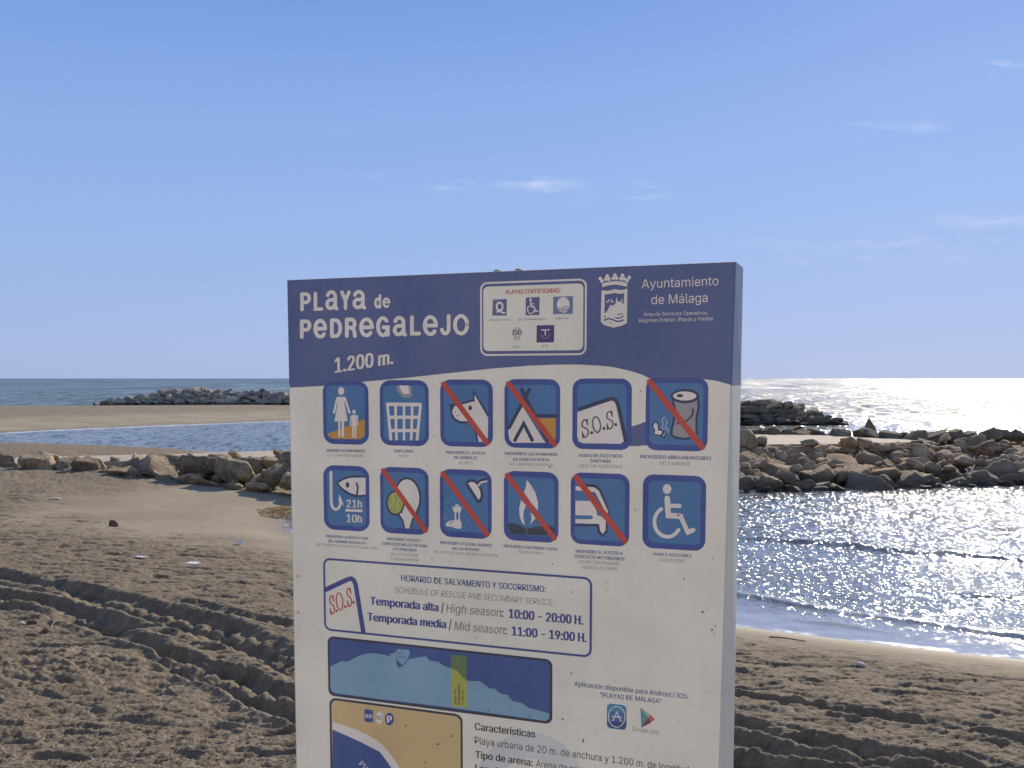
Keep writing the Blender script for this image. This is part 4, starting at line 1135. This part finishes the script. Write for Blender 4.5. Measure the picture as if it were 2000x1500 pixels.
# ---- dried drips and fly specks
A = Art('dirt_specks', sign, 20)
for x, y, w, h in ((1373, 1195, 3, 2.6), (1391, 1230, 2, 3), (1395, 1238, 1.4, 3), (1397, 1222, 1.2, 3), (1336, 1131, 1.8, 2), (1392, 1091, 2, 1.4), (1116, 1315, 1.4, 3), (1099, 1404, 2, 2.6), (1139, 1446, 1.6, 5),
                   (582, 1125, 1.6, 3.4), (583, 1196, 1.4, 2.6), (584, 1240, 1.5, 1), (848, 850 + 2, 1.2, 1.6), (1252, 765, 2.2, 1.4), (1074, 912, 2, 2), (1079, 1101, 2, 2), (1185, 1138, 1.6, 1.6), (844, 1091, 2, 1.3), (1082, 1162, 1.2, 1.2),
                   (1186, 1154, 1.3, 1.3), (1118, 1156, 1.2, 1.8), (951, 1327, 1.5, 1.5), (954, 1388, 1.3, 3), (793, 1417, 1.6, 3.5), (855, 1453, 3.2, 2), (831, 1489, 2, 2), (882, 1437, 1.5, 3), (1241, 995, 1.8, 1.4), (1325, 1006, 2.6, 2),
                   (779, 838, 1.3, 1.3), (621, 1065, 1, 1.4), (1385, 1352, 1.2, 1.2), (1327, 1406, 1.4, 1.6), (1164, 1431, 1.3, 1.3), (932, 1246, 1.2, 2), (968, 1008, 1, 1), (1034, 1398, 1.4, 2), (1203, 1330, 1.2, 1.2)):
    n = 9; A.poly('smudge', [(x + w * random.uniform(.4, 1.1) * math.cos(6.283 * k / n), y + h * random.uniform(.5, 1.1) * math.sin(6.283 * k / n)) for k in range(n)], PXZ, 0)
for k in range(70):
    x, y = random.uniform(575, 1405), random.uniform(760, 1495); w = random.uniform(.35, .9)
    A.ell('smudge', (x, y), w, w * random.uniform(.7, 1.8), PXZ, 1, n=7)
d_ = A.done(); d_['kind'] = 'stuff'

# ------------------------------------------------------------------ rocks
def rock_mat(name, c0, c1, c2, wetline=.45, wetc=(0.035, 0.034, 0.028)):
    t = NT(name)
    pos = t.new('ShaderNodeNewGeometry').outputs['Position']
    oc = t.coord('Object'); oi = t.new('ShaderNodeObjectInfo')
    n1 = t.noise(1.6, 6, .65, pos); n2 = t.noise(14, 5, .7, pos)
    c = t.ramp(t.math('ADD', t.math('MULTIPLY', n1, .5), t.math('MULTIPLY', n2, .5)), [(.38, c0), (.5, c1), (.60, c2)])
    tint = t.ramp(oi.outputs['Random'], [(0, (.62, .60, .60)), (.25, (.95, .80, .70)), (.5, (.85, .86, .84)), (.75, (1.1, 1.0, .86)), (1, (1.18, 1.12, 1.0))])
    c = t.mix(1, c, tint, 'MULTIPLY')
    sp_ = t.new('ShaderNodeSeparateXYZ'); t.l.new(pos, sp_.inputs[0])
    wet = t.math('SUBTRACT', 1, t.math('MULTIPLY', t.math('SUBTRACT', t.math('ADD', sp_.outputs['Z'], t.math('MULTIPLY', n1, -.5)), wetline - .42), 3.2, True), True)
    c = t.mix(t.math('MULTIPLY', wet, .8), c, wetc)
    nb = t.bump(t.math('ADD', n2, t.math('MULTIPLY', t.noise(45, 3, .7, pos), .5)), .9, .09)
    return t.fin(c, t.math('SUBTRACT', .92, t.math('MULTIPLY', wet, .2)), nb, Specular_IOR_Level=.25)
M_ROCK = rock_mat('limestone_boulder', (0.12, 0.096, 0.066), (0.38, 0.31, 0.21), (0.64, 0.54, 0.39), wetline=-.2)
M_ROCKW = rock_mat('tidal_boulder', (0.24, 0.176, 0.115), (0.46, 0.35, 0.23), (0.64, 0.51, 0.36), wetline=.46, wetc=(0.135, 0.115, 0.082))
M_ROCKD = rock_mat('dark_boulder', (0.12, 0.098, 0.068), (0.23, 0.186, 0.13), (0.36, 0.295, 0.21), wetline=.35)
M_ROCKF = rock_mat('offshore_boulder', (0.25, 0.225, 0.18), (0.46, 0.41, 0.33), (0.62, 0.56, 0.45), wetline=.55, wetc=(0.028, 0.030, 0.032))

def boulder_mesh(seed, mat, sub=4, name='boulder', cuts=9):
    rs = np.random.RandomState(seed)
    bm = bmesh.new(); bmesh.ops.create_icosphere(bm, subdivisions=sub, radius=1)
    co = np.array([v.co[:] for v in bm.verts])
    dirs = rs.normal(size=(cuts, 3)); dirs /= np.linalg.norm(dirs, axis=1)[:, None]
    offs = rs.uniform(.42, .80, cuts)
    for d, o in zip(dirs, offs):
        s = co @ d; m = s > o
        co[m] -= np.outer((s[m] - o) * .96, d)
    for sc, am in ((1.3, .16), (3.1, .10), (7.5, .05), (15, .025)):
        n = (pnoise(co[:, 0] * sc + seed, co[:, 1] * sc) + pnoise(co[:, 1] * sc + 5, co[:, 2] * sc + seed) + pnoise(co[:, 2] * sc, co[:, 0] * sc + 9)) / 2
        co *= (1 + am * n)[:, None]
    co /= np.abs(co).max(axis=0)
    for v, c in zip(bm.verts, co): v.co = c
    me = bpy.data.meshes.new(name); bm.to_mesh(me); bm.free()
    me.materials.append(mat)
    me.polygons.foreach_set('use_smooth', [True] * len(me.polygons))
    return me
RM = {k: [boulder_mesh(100 + i, m, 4, cuts=13) for i in range(9)] for k, m in (('sand', M_ROCK), ('tide', M_ROCKW), ('dark', M_ROCKD), ('far', M_ROCKF))}
RNG = random.Random(5)
def boulder(parent, kind, x, y, z, w, h, d=None, rz=None, tilt=.35, label=None):
    d = w * RNG.uniform(.75, 1.1) if d is None else d
    o = link('boulder', RNG.choice(RM[kind]), parent, (x, y, z), (RNG.uniform(-tilt, tilt), RNG.uniform(-tilt, tilt), RNG.uniform(0, 6.28) if rz is None else rz), (w / 2, d / 2, h / 2))
    if label: o['label'] = label
    return o

def join_stuff(name, parent, objs):
    """many small stones as one part of kind stuff"""
    V, Fc, mats, mi = [], [], [], []
    for o in objs:
        M = Matrix.LocRotScale(o.location, o.rotation_euler, o.scale); b = len(V)
        V += [M @ v.co for v in o.data.vertices]
        m = o.data.materials[0]
        if m not in mats: mats.append(m)
        for p in o.data.polygons: Fc.append(tuple(b + i for i in p.vertices)); mi.append(mats.index(m))
        bpy.data.objects.remove(o)
    r = mesh_obj(name, V, Fc, mats, parent, smooth=True, midx=mi); r['kind'] = 'stuff'
    return r
LOWM = {k: [boulder_mesh(300 + i, m, 2, cuts=10) for i in range(6)] for k, m in (('sand', M_ROCK), ('dark', M_ROCKD), ('tide', M_ROCKW))}
# the groyne that crosses the view behind the sign
groyne = empty('rock_groyne', (0, 0, 0))
tag(groyne, 'long groyne of piled boulders with a pale flat sandy top, crossing behind the sign', 'groyne')
NEAR = [(-19.5, 36.9, .92), (-17.5, 37.4, .95), (-13, 38.4, 1.0), (-8.8, 39.6, 1.05), (-4, 41.0, 1.12), (3, 42.6, 1.2), (10, 43.4, 1.25), (15, 43.9, 1.25), (20, 46.2, 1.2)]
FARE = [(-20.5, 40.2, .95), (-18, 40.6, .97), (-14, 41.3, 1.0), (-9.4, 43.0, 1.05), (-4, 46, 1.12), (3, 49.5, 1.2), (11.5, 51.5, 1.25), (16, 50.6, 1.25), (20, 47.2, 1.2)]
t = NT('sandy_slab'); pp = t.new('ShaderNodeNewGeometry').outputs['Position']
t.fin(t.ramp(t.noise(1.1, 6, .6, pp), [(.3, (0.36, 0.29, 0.215)), (.7, (0.47, 0.385, 0.29))]), .9, t.bump(t.noise(8, 4, .6, pp), .35, .05))
M_SLAB = t.m
vv, ff = [], []
for (a, b, c), (d, e, g) in zip(NEAR, FARE):
    vv += [(a, b, c - .75), (a, b, c), (d, e, g), (d, e, g - .75)]
for i in range(len(NEAR) - 1):
    for k in range(4):
        ff.append((4 * i + k, 4 * i + (k + 1) % 4, 4 * i + 4 + (k + 1) % 4, 4 * i + 4 + k))
ff += [(3, 2, 1, 0), tuple(4 * (len(NEAR) - 1) + k for k in range(4))]
mesh_obj('path_slab', vv, ff, M_SLAB, groyne)
# rubble core under the boulders
BASE = [(-19.5, 34.4), (-17.5, 34.2), (-13, 33.2), (-8.8, 31.6), (-4, 32.4), (3, 34.4), (9, 36.6), (15, 37.8), (20, 38.8), (28, 40.4)]
CREST = [(-19.5, 37.2, .55), (-17.5, 37.6, .6), (-13, 38.6, .7), (-8.8, 39.8, .8), (-4, 41.2, .85), (3, 42.8, .95), (9, 43.4, 1.0), (15, 44.2, 1.0), (20, 46.4, 1.0), (28, 47.5, .9)]
BACK = [(-19.5, 40.4, .3), (-17.5, 40.8, .4), (-13, 41.5, .5), (-8.8, 43.2, .6), (-4, 46.2, .8), (3, 49.7, .95), (9, 51.8, 1.0), (15, 51.6, 1.0), (20, 49.8, 1.0), (28, 50, .9)]
TOE = [(a, b + 3.2, -.6) for a, b, c in BACK]
vv, ff = [], []
for i in range(len(BASE)):
    vv += [(BASE[i][0], BASE[i][1] + .6, -.35), CREST[i], BACK[i], TOE[i]]
for i in range(len(BASE) - 1):
    for k in range(3): ff.append((4 * i + k, 4 * i + k + 1, 4 * i + 5 + k, 4 * i + 4 + k))
mesh_obj('rubble_core', vv, ff, M_ROCKD, groyne)
def lerp_line(L, x):
    for a, b in zip(L[:-1], L[1:]):
        if a[0] <= x <= b[0]:
            k = (x - a[0]) / (b[0] - a[0]); return [a[i] + (b[i] - a[i]) * k for i in range(len(a))]
    return list(L[-1] if x > L[-1][0] else L[0])
# boulders of the left stretch, seen one by one: px centre, px base, width and height in picture points
LEFT = [(0, 925, 46, 44), (12, 940, 60, 30), (58, 936, 86, 58), (96, 912, 50, 30), (112, 930, 44, 44), (98, 942, 34, 22), (152, 934, 70, 46), (128, 914, 46, 26), (185, 940, 44, 26), (176, 922, 50, 30),
        (205, 938, 50, 24), (250, 928, 30, 42), (236, 944, 92, 34), (290, 940, 100, 58), (262, 918, 36, 34), (316, 950, 42, 24), (366, 955, 62, 34), (340, 915, 90, 26), (388, 938, 96, 54), (404, 957, 60, 18),
        (430, 912, 60, 30), (455, 948, 92, 62), (450, 962, 44, 24), (500, 962, 56, 22), (490, 925, 60, 34), (530, 955, 74, 56), (520, 920, 60, 34), (556, 930, 60, 60), (566, 960, 70, 40), (548, 898, 40, 20), (590, 940, 70, 60),
        (620, 955, 60, 50), (640, 925, 60, 40), (448, 894, 22, 16)]
for px, pb, w, h in LEFT:
    dpt = 35.0 - (px - 60) * .0042 + (955 - pb) * .055
    x = (px - 1000) / F_PX * dpt
    ww, hh = w / F_PX * dpt * 1.0, h / F_PX * dpt * 1.04
    zb = EYE - (pb - 739) / F_PX * dpt
    o = boulder(groyne, 'sand', x, dpt + ww * .28, zb + hh * .42, ww, hh, ww * .85, rz=RNG.uniform(-.5, .5), tilt=.12)
    o.rotation_euler = (RNG.uniform(-.15, .2), RNG.uniform(.05, .42), o.rotation_euler[2])
small = []
for i in range(70):
    x = -19.2 + i * .18 + RNG.uniform(-.2, .2); b_, c_ = lerp_line(BASE, x), lerp_line(CREST, x)
    k = RNG.uniform(.12, .9); s_ = RNG.uniform(.3, .7)
    yy = b_[1] + .7 + (c_[1] - b_[1]) * k
    o = boulder(groyne, 'sand', x, yy, .55 + .55 * k, s_, s_ * .65); o.data = RNG.choice(LOWM['sand']); small.append(o)
# hidden stretch and right stretch
x = -5.0
while x < 5.6:
    b_, c_ = lerp_line(BASE, x), lerp_line(CREST, x)
    for k in (0, .8):
        yy = b_[1] + (c_[1] - b_[1]) * k; s_ = RNG.uniform(1.8, 2.5)
        boulder(groyne, 'tide', x + RNG.uniform(-.4, .4), yy, -.1 + k * 1.1, s_, s_ * .7)
    x += 2.0
x = 6.3
while x < 27.5:
    b_, c_ = lerp_line(BASE, x), lerp_line(CREST, x)
    n = 8
    for r_i in range(n):
        k = (r_i + RNG.uniform(-.35, .35)) / (n - 1)
        yy = b_[1] + (c_[1] - b_[1]) * k
        s_ = RNG.choice([.7, .95, 1.2, 1.6, 2.2]) * (1.05 if k < .5 else .95)
        h_ = s_ * RNG.uniform(.5, .8)
        top = 0.34 + k * .88 + RNG.uniform(-.14, .2) + (.12 if x > 20 else 0)
        boulder(groyne, 'tide', x + RNG.uniform(-.5, .5), yy, top - h_ * .42, s_, h_, tilt=.5)
    x += RNG.uniform(.98, 1.2)
x = 8.4
while x < 19.6:
    a_ = lerp_line(NEAR, x); s_ = RNG.uniform(.7, 1.25)
    boulder(groyne, 'tide', x, a_[1] - .3, a_[2] - s_ * .29, s_ * 1.2, s_ * .62, tilt=.2)
    x += RNG.uniform(.65, .9)
# low wet stones along the waterline
for i in range(60):
    x = RNG.uniform(7, 24); b_ = lerp_line(BASE, x); s_ = RNG.uniform(.35, .8)
    o = boulder(groyne, 'dark', x, b_[1] - RNG.uniform(.1, .9), .02, s_, s_ * .5); o.data = RNG.choice(LOWM['dark']); small.append(o)
for i in range(60):
    x = RNG.uniform(7, 25); b_, c_ = lerp_line(BASE, x), lerp_line(CREST, x); k = RNG.uniform(.1, 1); s_ = RNG.uniform(.3, .6)
    o = boulder(groyne, 'sand', x, b_[1] + (c_[1] - b_[1]) * k, .38 + k * .72, s_, s_ * .6); o.data = RNG.choice(LOWM['tide']); small.append(o)
join_stuff('wedged_stones', groyne, small)
# dark boulders along the seaward edge
x = 7.0
while x < 27.5:
    b_ = lerp_line(FARE, min(x, 20)) if x < 20 else [x, 47.2 + (x - 20) * .2, 1.2]
    for k in (0, 1):
        s_ = RNG.uniform(.9, 1.6)
        boulder(groyne, 'dark', x + RNG.uniform(-.3, .3), b_[1] + .7 + k * 1.3 + RNG.uniform(-.2, .3), 1.32 - k * .1 + RNG.uniform(-.14, .1) - s_ * .27 + .3, s_, s_ * .62)
    x += RNG.uniform(.8, 1.05)
# boulders that stand up on the top edge
for px, py, w, h, kd in ((1456, 880, 60, 42, 'tide'), (1487, 872, 30, 26, 'tide'), (1585, 872, 38, 18, 'sand'), (1660, 873, 34, 24, 'tide'), (1690, 872, 36, 18, 'sand'), (1588, 851, 34, 8, 'sand'), (1456, 846, 28, 14, 'dark')):
    dpt = 43.3 if py > 860 else 51.5
    zb = EYE - (py - 739) / F_PX * dpt
    boulder(groyne, kd, (px - 1000) / F_PX * dpt, dpt, zb + h / F_PX * dpt * .4, w / F_PX * dpt, h / F_PX * dpt * 1.25, tilt=.1)
# the pointed one
rs = bmesh.new(); bmesh.ops.create_icosphere(rs, subdivisions=4, radius=1)
for v in rs.verts:
    z = v.co.z; k = max(.06, 1 - (z + 1) / 2 * .94)
    n = float(pnoise(np.array([v.co.x * 2.2 + 3]), np.array([v.co.y * 2.2 + z * 2]))[0])
    v.co.x = v.co.x * (k ** .8) * 1.25 - (z + 1) * .18 + n * .12; v.co.y = v.co.y * (k ** .8) * 1.1 + n * .1
me = bpy.data.meshes.new('boulder'); rs.to_mesh(me); rs.free(); me.materials.append(M_ROCKD); me.polygons.foreach_set('use_smooth', [True] * len(me.polygons))
dpt = 52.2; o = link('boulder', me, groyne, ((1702 - 1000) / F_PX * dpt, dpt, EYE - (838 - 739) / F_PX * dpt + .1), (0, 0, 0), (.36, .36, .52)); o['label'] = 'dark pointed boulder standing upright'

# offshore breakwater at the left
bw = empty('offshore_breakwater', (-45, 150, 0))
tag(bw, 'far low breakwater of pale boulders offshore beyond the sand spit', 'breakwater')
def prof(px):
    xs = [190, 205, 230, 262, 300, 330, 380, 420, 470, 560, 700, 820]; hs = [0.2, .5, 1.0, 1.45, 2.05, 2.35, 2.65, 2.3, 2.2, 2.15, 1.9, .4]
    return float(np.interp(px, xs, hs))
DB = 149.0
vv, ff = [], []
PXS = list(range(190, 821, 21))
for px in PXS:
    x = (px - 1000) / F_PX * DB; h = max(prof(px) - .25, .1)
    vv += [(x + 45, -3.2, -.6), (x + 45, -1.0, h * .8), (x + 45, 1.5, h * .8), (x + 45, 4, -.6)]
for i in range(len(PXS) - 1):
    for k in range(3): ff.append((4 * i + k, 4 * i + k + 1, 4 * i + 5 + k, 4 * i + 4 + k))
mesh_obj('rubble_core', vv, ff, M_ROCKD, bw)
px = 214
while px < 800:
    h = prof(px); n = max(1, int(h / .55)) + 1
    for k in range(n):
        s_ = RNG.uniform(1.3, 2.4)
        zc = (k + .2) / n * h
        boulder(bw, 'far', (px + RNG.uniform(-6, 6) - 1000) / F_PX * DB + 45, -3.0 + k * 2.6 / n + RNG.uniform(-.3, .3), zc, s_, s_ * RNG.uniform(.45, .65))
    px += 14 if px < 600 else 30
for px, py, w, h in ((428, 766, 14, 11), (513, 765, 17, 12), (402, 765, 8, 9), (345, 765, 6, 8), (357, 766, 7, 5), (396, 760, 4, 7), (205, 791, 14, 12), (224, 790, 26, 16)):
    boulder(bw, 'dark', (px - 1000) / F_PX * DB + 45, -1.2 if py < 780 else -4.2, EYE - (py - 739) / F_PX * DB, w / F_PX * DB, h / F_PX * DB * 1.2, tilt=.05)
# rocky point at the right
pt = empty('rock_point', (25, 92, 0))
tag(pt, 'dark rocky point jutting into the glittering sea just right of the sign', 'rocks')
DP = 92.0
def prof2(px): return float(np.interp(px, [1240, 1300, 1440, 1530, 1560, 1600, 1625, 1645], [.6, 1.6, 2.25, 2.1, 1.45, .75, .35, .12]))
vv, ff = [], []
PXS = list(range(1240, 1650, 17))
for px in PXS:
    x = (px - 1000) / F_PX * DP - 25; h = max(prof2(px) - .3, .02)
    vv += [(x, -3.4, -.5), (x, -.6, h * .85), (x, 1.2, h * .85), (x, 3, -.5)]
for i in range(len(PXS) - 1):
    for k in range(3): ff.append((4 * i + k, 4 * i + k + 1, 4 * i + 5 + k, 4 * i + 4 + k))
mesh_obj('rubble_core', vv, ff, M_ROCKD, pt)
px = 1250
while px < 1645:
    h = prof2(px); n = 4 if h > 1 else 2
    for k in range(n):
        s_ = RNG.uniform(1.1, 2.3) * min(1, .45 + h / 2)
        boulder(pt, 'tide' if k == n - 1 and h > 1.2 else 'dark', (px + RNG.uniform(-5, 5) - 1000) / F_PX * DP - 25, -3.6 + k * 3.0 / n + RNG.uniform(-.4, .4), (k + .5) / n * h - s_ * .12, s_ * 1.25, s_ * RNG.uniform(.5, .72))
    px += 15 if px > 1400 else 26
for px, py, w in ((1575, 824, 40), (1600, 826, 26), (1460, 826, 40)):
    boulder(pt, 'dark', (px - 1000) / F_PX * 88 - 25, -4.6, .1, w / F_PX * 88, .35, tilt=.05)

# ------------------------------------------------------------------ things lying on the sand
def simple_mat(name, c0, c1, rough=.7, scale=20, **k):
    t = NT(name); v = t.coord('Object')
    return t.fin(t.ramp(t.noise(scale, 4, .6, v), [(.35, c0), (.65, c1)]), rough, **k)
M_WPLA = simple_mat('white_plastic', (0.62, 0.62, 0.62), (0.8, 0.8, 0.8), .4)
M_PAPER = simple_mat('paper', (0.60, 0.58, 0.54), (0.78, 0.76, 0.72), .8)
M_STICK = simple_mat('dry_cane', (0.42, 0.34, 0.20), (0.60, 0.50, 0.33), .7, 40)
M_WOOD = simple_mat('driftwood', (0.05, 0.04, 0.03), (0.11, 0.09, 0.06), .8, 30)
M_REDST = simple_mat('red_stone', (0.10, 0.050, 0.038), (0.17, 0.085, 0.065), .8, 9)
M_PALEST = simple_mat('pale_stone', (0.42, 0.38, 0.32), (0.62, 0.58, 0.50), .8, 9)
M_WEED = simple_mat('orange_seaweed', (0.20, 0.12, 0.035), (0.42, 0.25, 0.07), .8, 9)
def ground_pt(px, py, z=.8):
    for _ in range(5):
        x, y = G(px, py, z); z = hz(x, y)
    return x, y, z
x, y, z = ground_pt(467, 1063)
bm = bmesh.new(); cyl_bm(bm, (0, 0, 0), .052, .15, 20, .07)
bmesh.ops.bevel(bm, geom=bm.edges[:], offset=.004, segments=1)
me = bpy.data.meshes.new('plastic_cup'); bm.to_mesh(me); bm.free(); me.materials.append(M_WPLA)
o = link('plastic_cup', me, None, (x, y, z + .055), (R(78), R(10), R(20))); tag(o, 'crushed white plastic cup lying on the sand left of the sign', 'cup')
def scrap(name, px, py, w, d, mat, label, cat, seed, thick=.01, lump=.02):
    x, y, z = ground_pt(px, py)
    rs = np.random.RandomState(seed); n, m = 8, 6
    V = [((i / (n - 1) - .5) * w * (1 + .25 * rs.randn() * .3), (j / (m - 1) - .5) * d, lump * (rs.rand() + .3)) for j in range(m) for i in range(n)]
    Vb = [(a, b, c - thick) for a, b, c in V]
    F_ = []
    for j in range(m - 1):
        for i in range(n - 1):
            a = j * n + i; F_.append((a, a + 1, a + n + 1, a + n)); F_.append((a + n * m, a + n + n * m, a + n + 1 + n * m, a + 1 + n * m))
    rim = [i for i in range(n)] + [j * n + n - 1 for j in range(1, m)] + [(m - 1) * n + i for i in range(n - 2, -1, -1)] + [j * n for j in range(m - 2, 0, -1)]
    for a, b in zip(rim, rim[1:] + rim[:1]): F_.append((a, a + n * m, b + n * m, b))
    o = mesh_obj(name, V + Vb, F_, mat); o.location = (x, y, z + .015); o.rotation_euler = (0, 0, rs.uniform(-.4, .4)); tag(o, label, cat)
scrap('paper_scrap', 377, 1107, .28, .2, M_PAPER, 'crumpled white scrap of paper on the sand above the tyre ruts', 'paper', 3)
scrap('plastic_scrap', 275, 1092, .22, .12, M_WPLA, 'small pale plastic scrap on the sand left of the paper scrap', 'plastic', 4)
scrap('paper_scrap', 108, 975, .28, .12, M_PAPER, 'tiny white paper scrap on the sand below the left boulders', 'paper', 5)
def stone(name, px, py, w, h, mat, label, seed, cat='stone'):
    x, y, z = ground_pt(px, py); me = boulder_mesh(seed, mat, 2, name, 7)
    o = link(name, me, None, (x, y, z + h * .22), (0.1, .2, seed), (w / 2, w * .4, h / 2)); tag(o, label, cat)
stone('pale_stone', 1681, 1302, .15, .07, M_PALEST, 'flat white stone on the sand near the waterline right of the sign', 31)
stone('red_stone', 64, 1218, .15, .11, M_REDST, 'reddish stone on the clodded sand, higher of the two', 32)
stone('red_stone', 89, 1232, .13, .09, M_REDST, 'reddish brown stone lower on the clodded sand, beside the pale cane', 33)
stone('pale_stone', 42, 1219, .13, .06, M_PALEST, 'whitish stone at the left side of the red stones', 34)
stone('dark_clod', 222, 1028, .24, .24, M_REDST, 'dark pointed clod on the smooth sand left of the sign', 35, 'clod')
def stick(px, py, L, r, mat, ang, label, name='cane', tilt=.06):
    x, y, z = ground_pt(px, py); bm = bmesh.new(); prev = None
    n = 6
    for i in range(n + 1):
        s = i / n; c = ((s - .5) * L, .03 * L * math.sin(s * 5), .006 * math.sin(s * 3.1))
        ring = [bm.verts.new((c[0], c[1] + r * (1 - .4 * s) * math.cos(a * 1.047), c[2] + r * (1 - .4 * s) * math.sin(a * 1.047))) for a in range(6)]
        if prev:
            for a in range(6): bm.faces.new((prev[a], prev[(a + 1) % 6], ring[(a + 1) % 6], ring[a]))
        else: bm.faces.new(ring[::-1])
        prev = ring
    bm.faces.new(prev)
    me = bpy.data.meshes.new(name); bm.to_mesh(me); bm.free(); me.materials.append(mat)
    o = link(name, me, None, (x, y, z + r + .02), (0, tilt, ang)); tag(o, label, 'stick')
stick(345, 1084, .5, .018, M_STICK, R(60), 'short pale cane lying above the tyre ruts', tilt=-.25)
stick(103, 1224, .22, .006, M_STICK, R(100), 'thin pale cane beside the red stones', tilt=-.3)
stick(155, 1468, .13, .008, M_PALEST, R(20), 'short white stick among the debris at the bottom of the beach')
stick(1538, 1249, .55, .014, M_WOOD, R(-12), 'dark driftwood stick on the sand at the waterline', 'driftwood')
stick(190, 1312, .14, .004, M_STICK, R(80), 'thin upright straw on the sand by the clod mound', 'straw', -.8)
# seaweed heap beside the sign
x0_, y0_ = G(545, 993, .2)
vv, ff = [], []
rs = np.random.RandomState(8)
for k in range(900):
    a = rs.rand() * 6.283; rr_ = rs.rand() ** .6
    cx, cy = .0 + 1.25 * rr_ * math.cos(a), 1.1 * rr_ * math.sin(a)
    zb = .06 + .14 * (1 - rr_) * rs.rand()
    L, w, an = rs.uniform(.05, .16), rs.uniform(.01, .03), rs.rand() * 3.14
    dx, dy = math.cos(an) * L, math.sin(an) * L; b = len(vv)
    vv += [(cx - dx, cy - dy, zb), (cx - dy / L * w, cy + dx / L * w, zb + .01), (cx + dx, cy + dy, zb + rs.uniform(0, .05)), (cx + dy / L * w, cy - dx / L * w, zb + .01)]
    ff.append((b, b + 1, b + 2, b + 3))
zg = hz(x0_, y0_)
o = mesh_obj('seaweed_heap', vv, ff, M_WEED); o.location = (x0_, y0_, zg - .04); tag(o, 'orange brown heap of dried seaweed on the damp sand beside the sign', 'seaweed', kind='stuff')

# loose debris: straw, chips and pebbles
def scatter(name, mat, n, pick, size, label, seed, flat=.35):
    rs = np.random.RandomState(seed)
    pts = np.array([pick(rs) for _ in range(n)])
    xy = np.array([G(a, b, .85) for a, b in pts])
    H, sa, _ = height(xy[:, 0], xy[:, 1])
    vv, ff = [], []
    for (x, y), z, s_ in zip(xy, H, sa):
        if s_ < .8: continue
        L = rs.uniform(*size[0]); w = rs.uniform(*size[1]); an = rs.rand() * 6.283; tl = rs.uniform(-.35, .35)
        c, s = math.cos(an), math.sin(an); b = len(vv); t_ = w * flat * 2
        for zz_, sc in ((0, 1.0), (t_, .8)):
            for (p, q) in ((-L, -w), (L, -w), (L, w), (-L, w)):
                p *= sc; q *= sc
                vv.append((x + p * c - q * s, y + p * s + q * c, z + .003 + zz_ + p * tl * .3 + abs(L * tl) * .3))
        ff += [(b + 4, b + 5, b + 6, b + 7), (b, b + 1, b + 5, b + 4), (b + 1, b + 2, b + 6, b + 5), (b + 2, b + 3, b + 7, b + 6), (b + 3, b, b + 4, b + 7)]
    o = mesh_obj(name, vv, ff, mat); tag(o, label, 'debris', kind='stuff')
def low_left(rs):
    while True:
        a, b = rs.uniform(-60, 640), rs.uniform(1180, 1530)
        if rs.rand() < max(0.03, ((b - 1180) / 330) ** 2 * (1.1 - a / 900)): return a, b
def any_sand(rs):
    if rs.rand() < .6: return rs.uniform(-60, 600), rs.uniform(950, 1520)
    return rs.uniform(1400, 2060), rs.uniform(1280, 1520)
scatter('straw_litter', M_STICK, 1500, low_left, ((.006, .030), (.0012, .0028)), 'fine dry straw scattered over the near sand', 21)
scatter('wood_chips', M_WOOD, 1200, low_left, ((.006, .020), (.002, .006)), 'dark wood chips strewn over the near sand', 22)
scatter('shell_chips', M_PALEST, 260, low_left, ((.004, .010), (.003, .007)), 'white shell chips scattered in the near sand', 23)
scatter('pebbles', M_PALEST, 40, any_sand, ((.004, .011), (.003, .009)), 'sparse pale pebbles dotted over the beach sand', 24)
scatter('dark_pebbles', M_WOOD, 420, any_sand, ((.006, .022), (.003, .007)), 'dark pebbles dotted over the beach sand', 25)
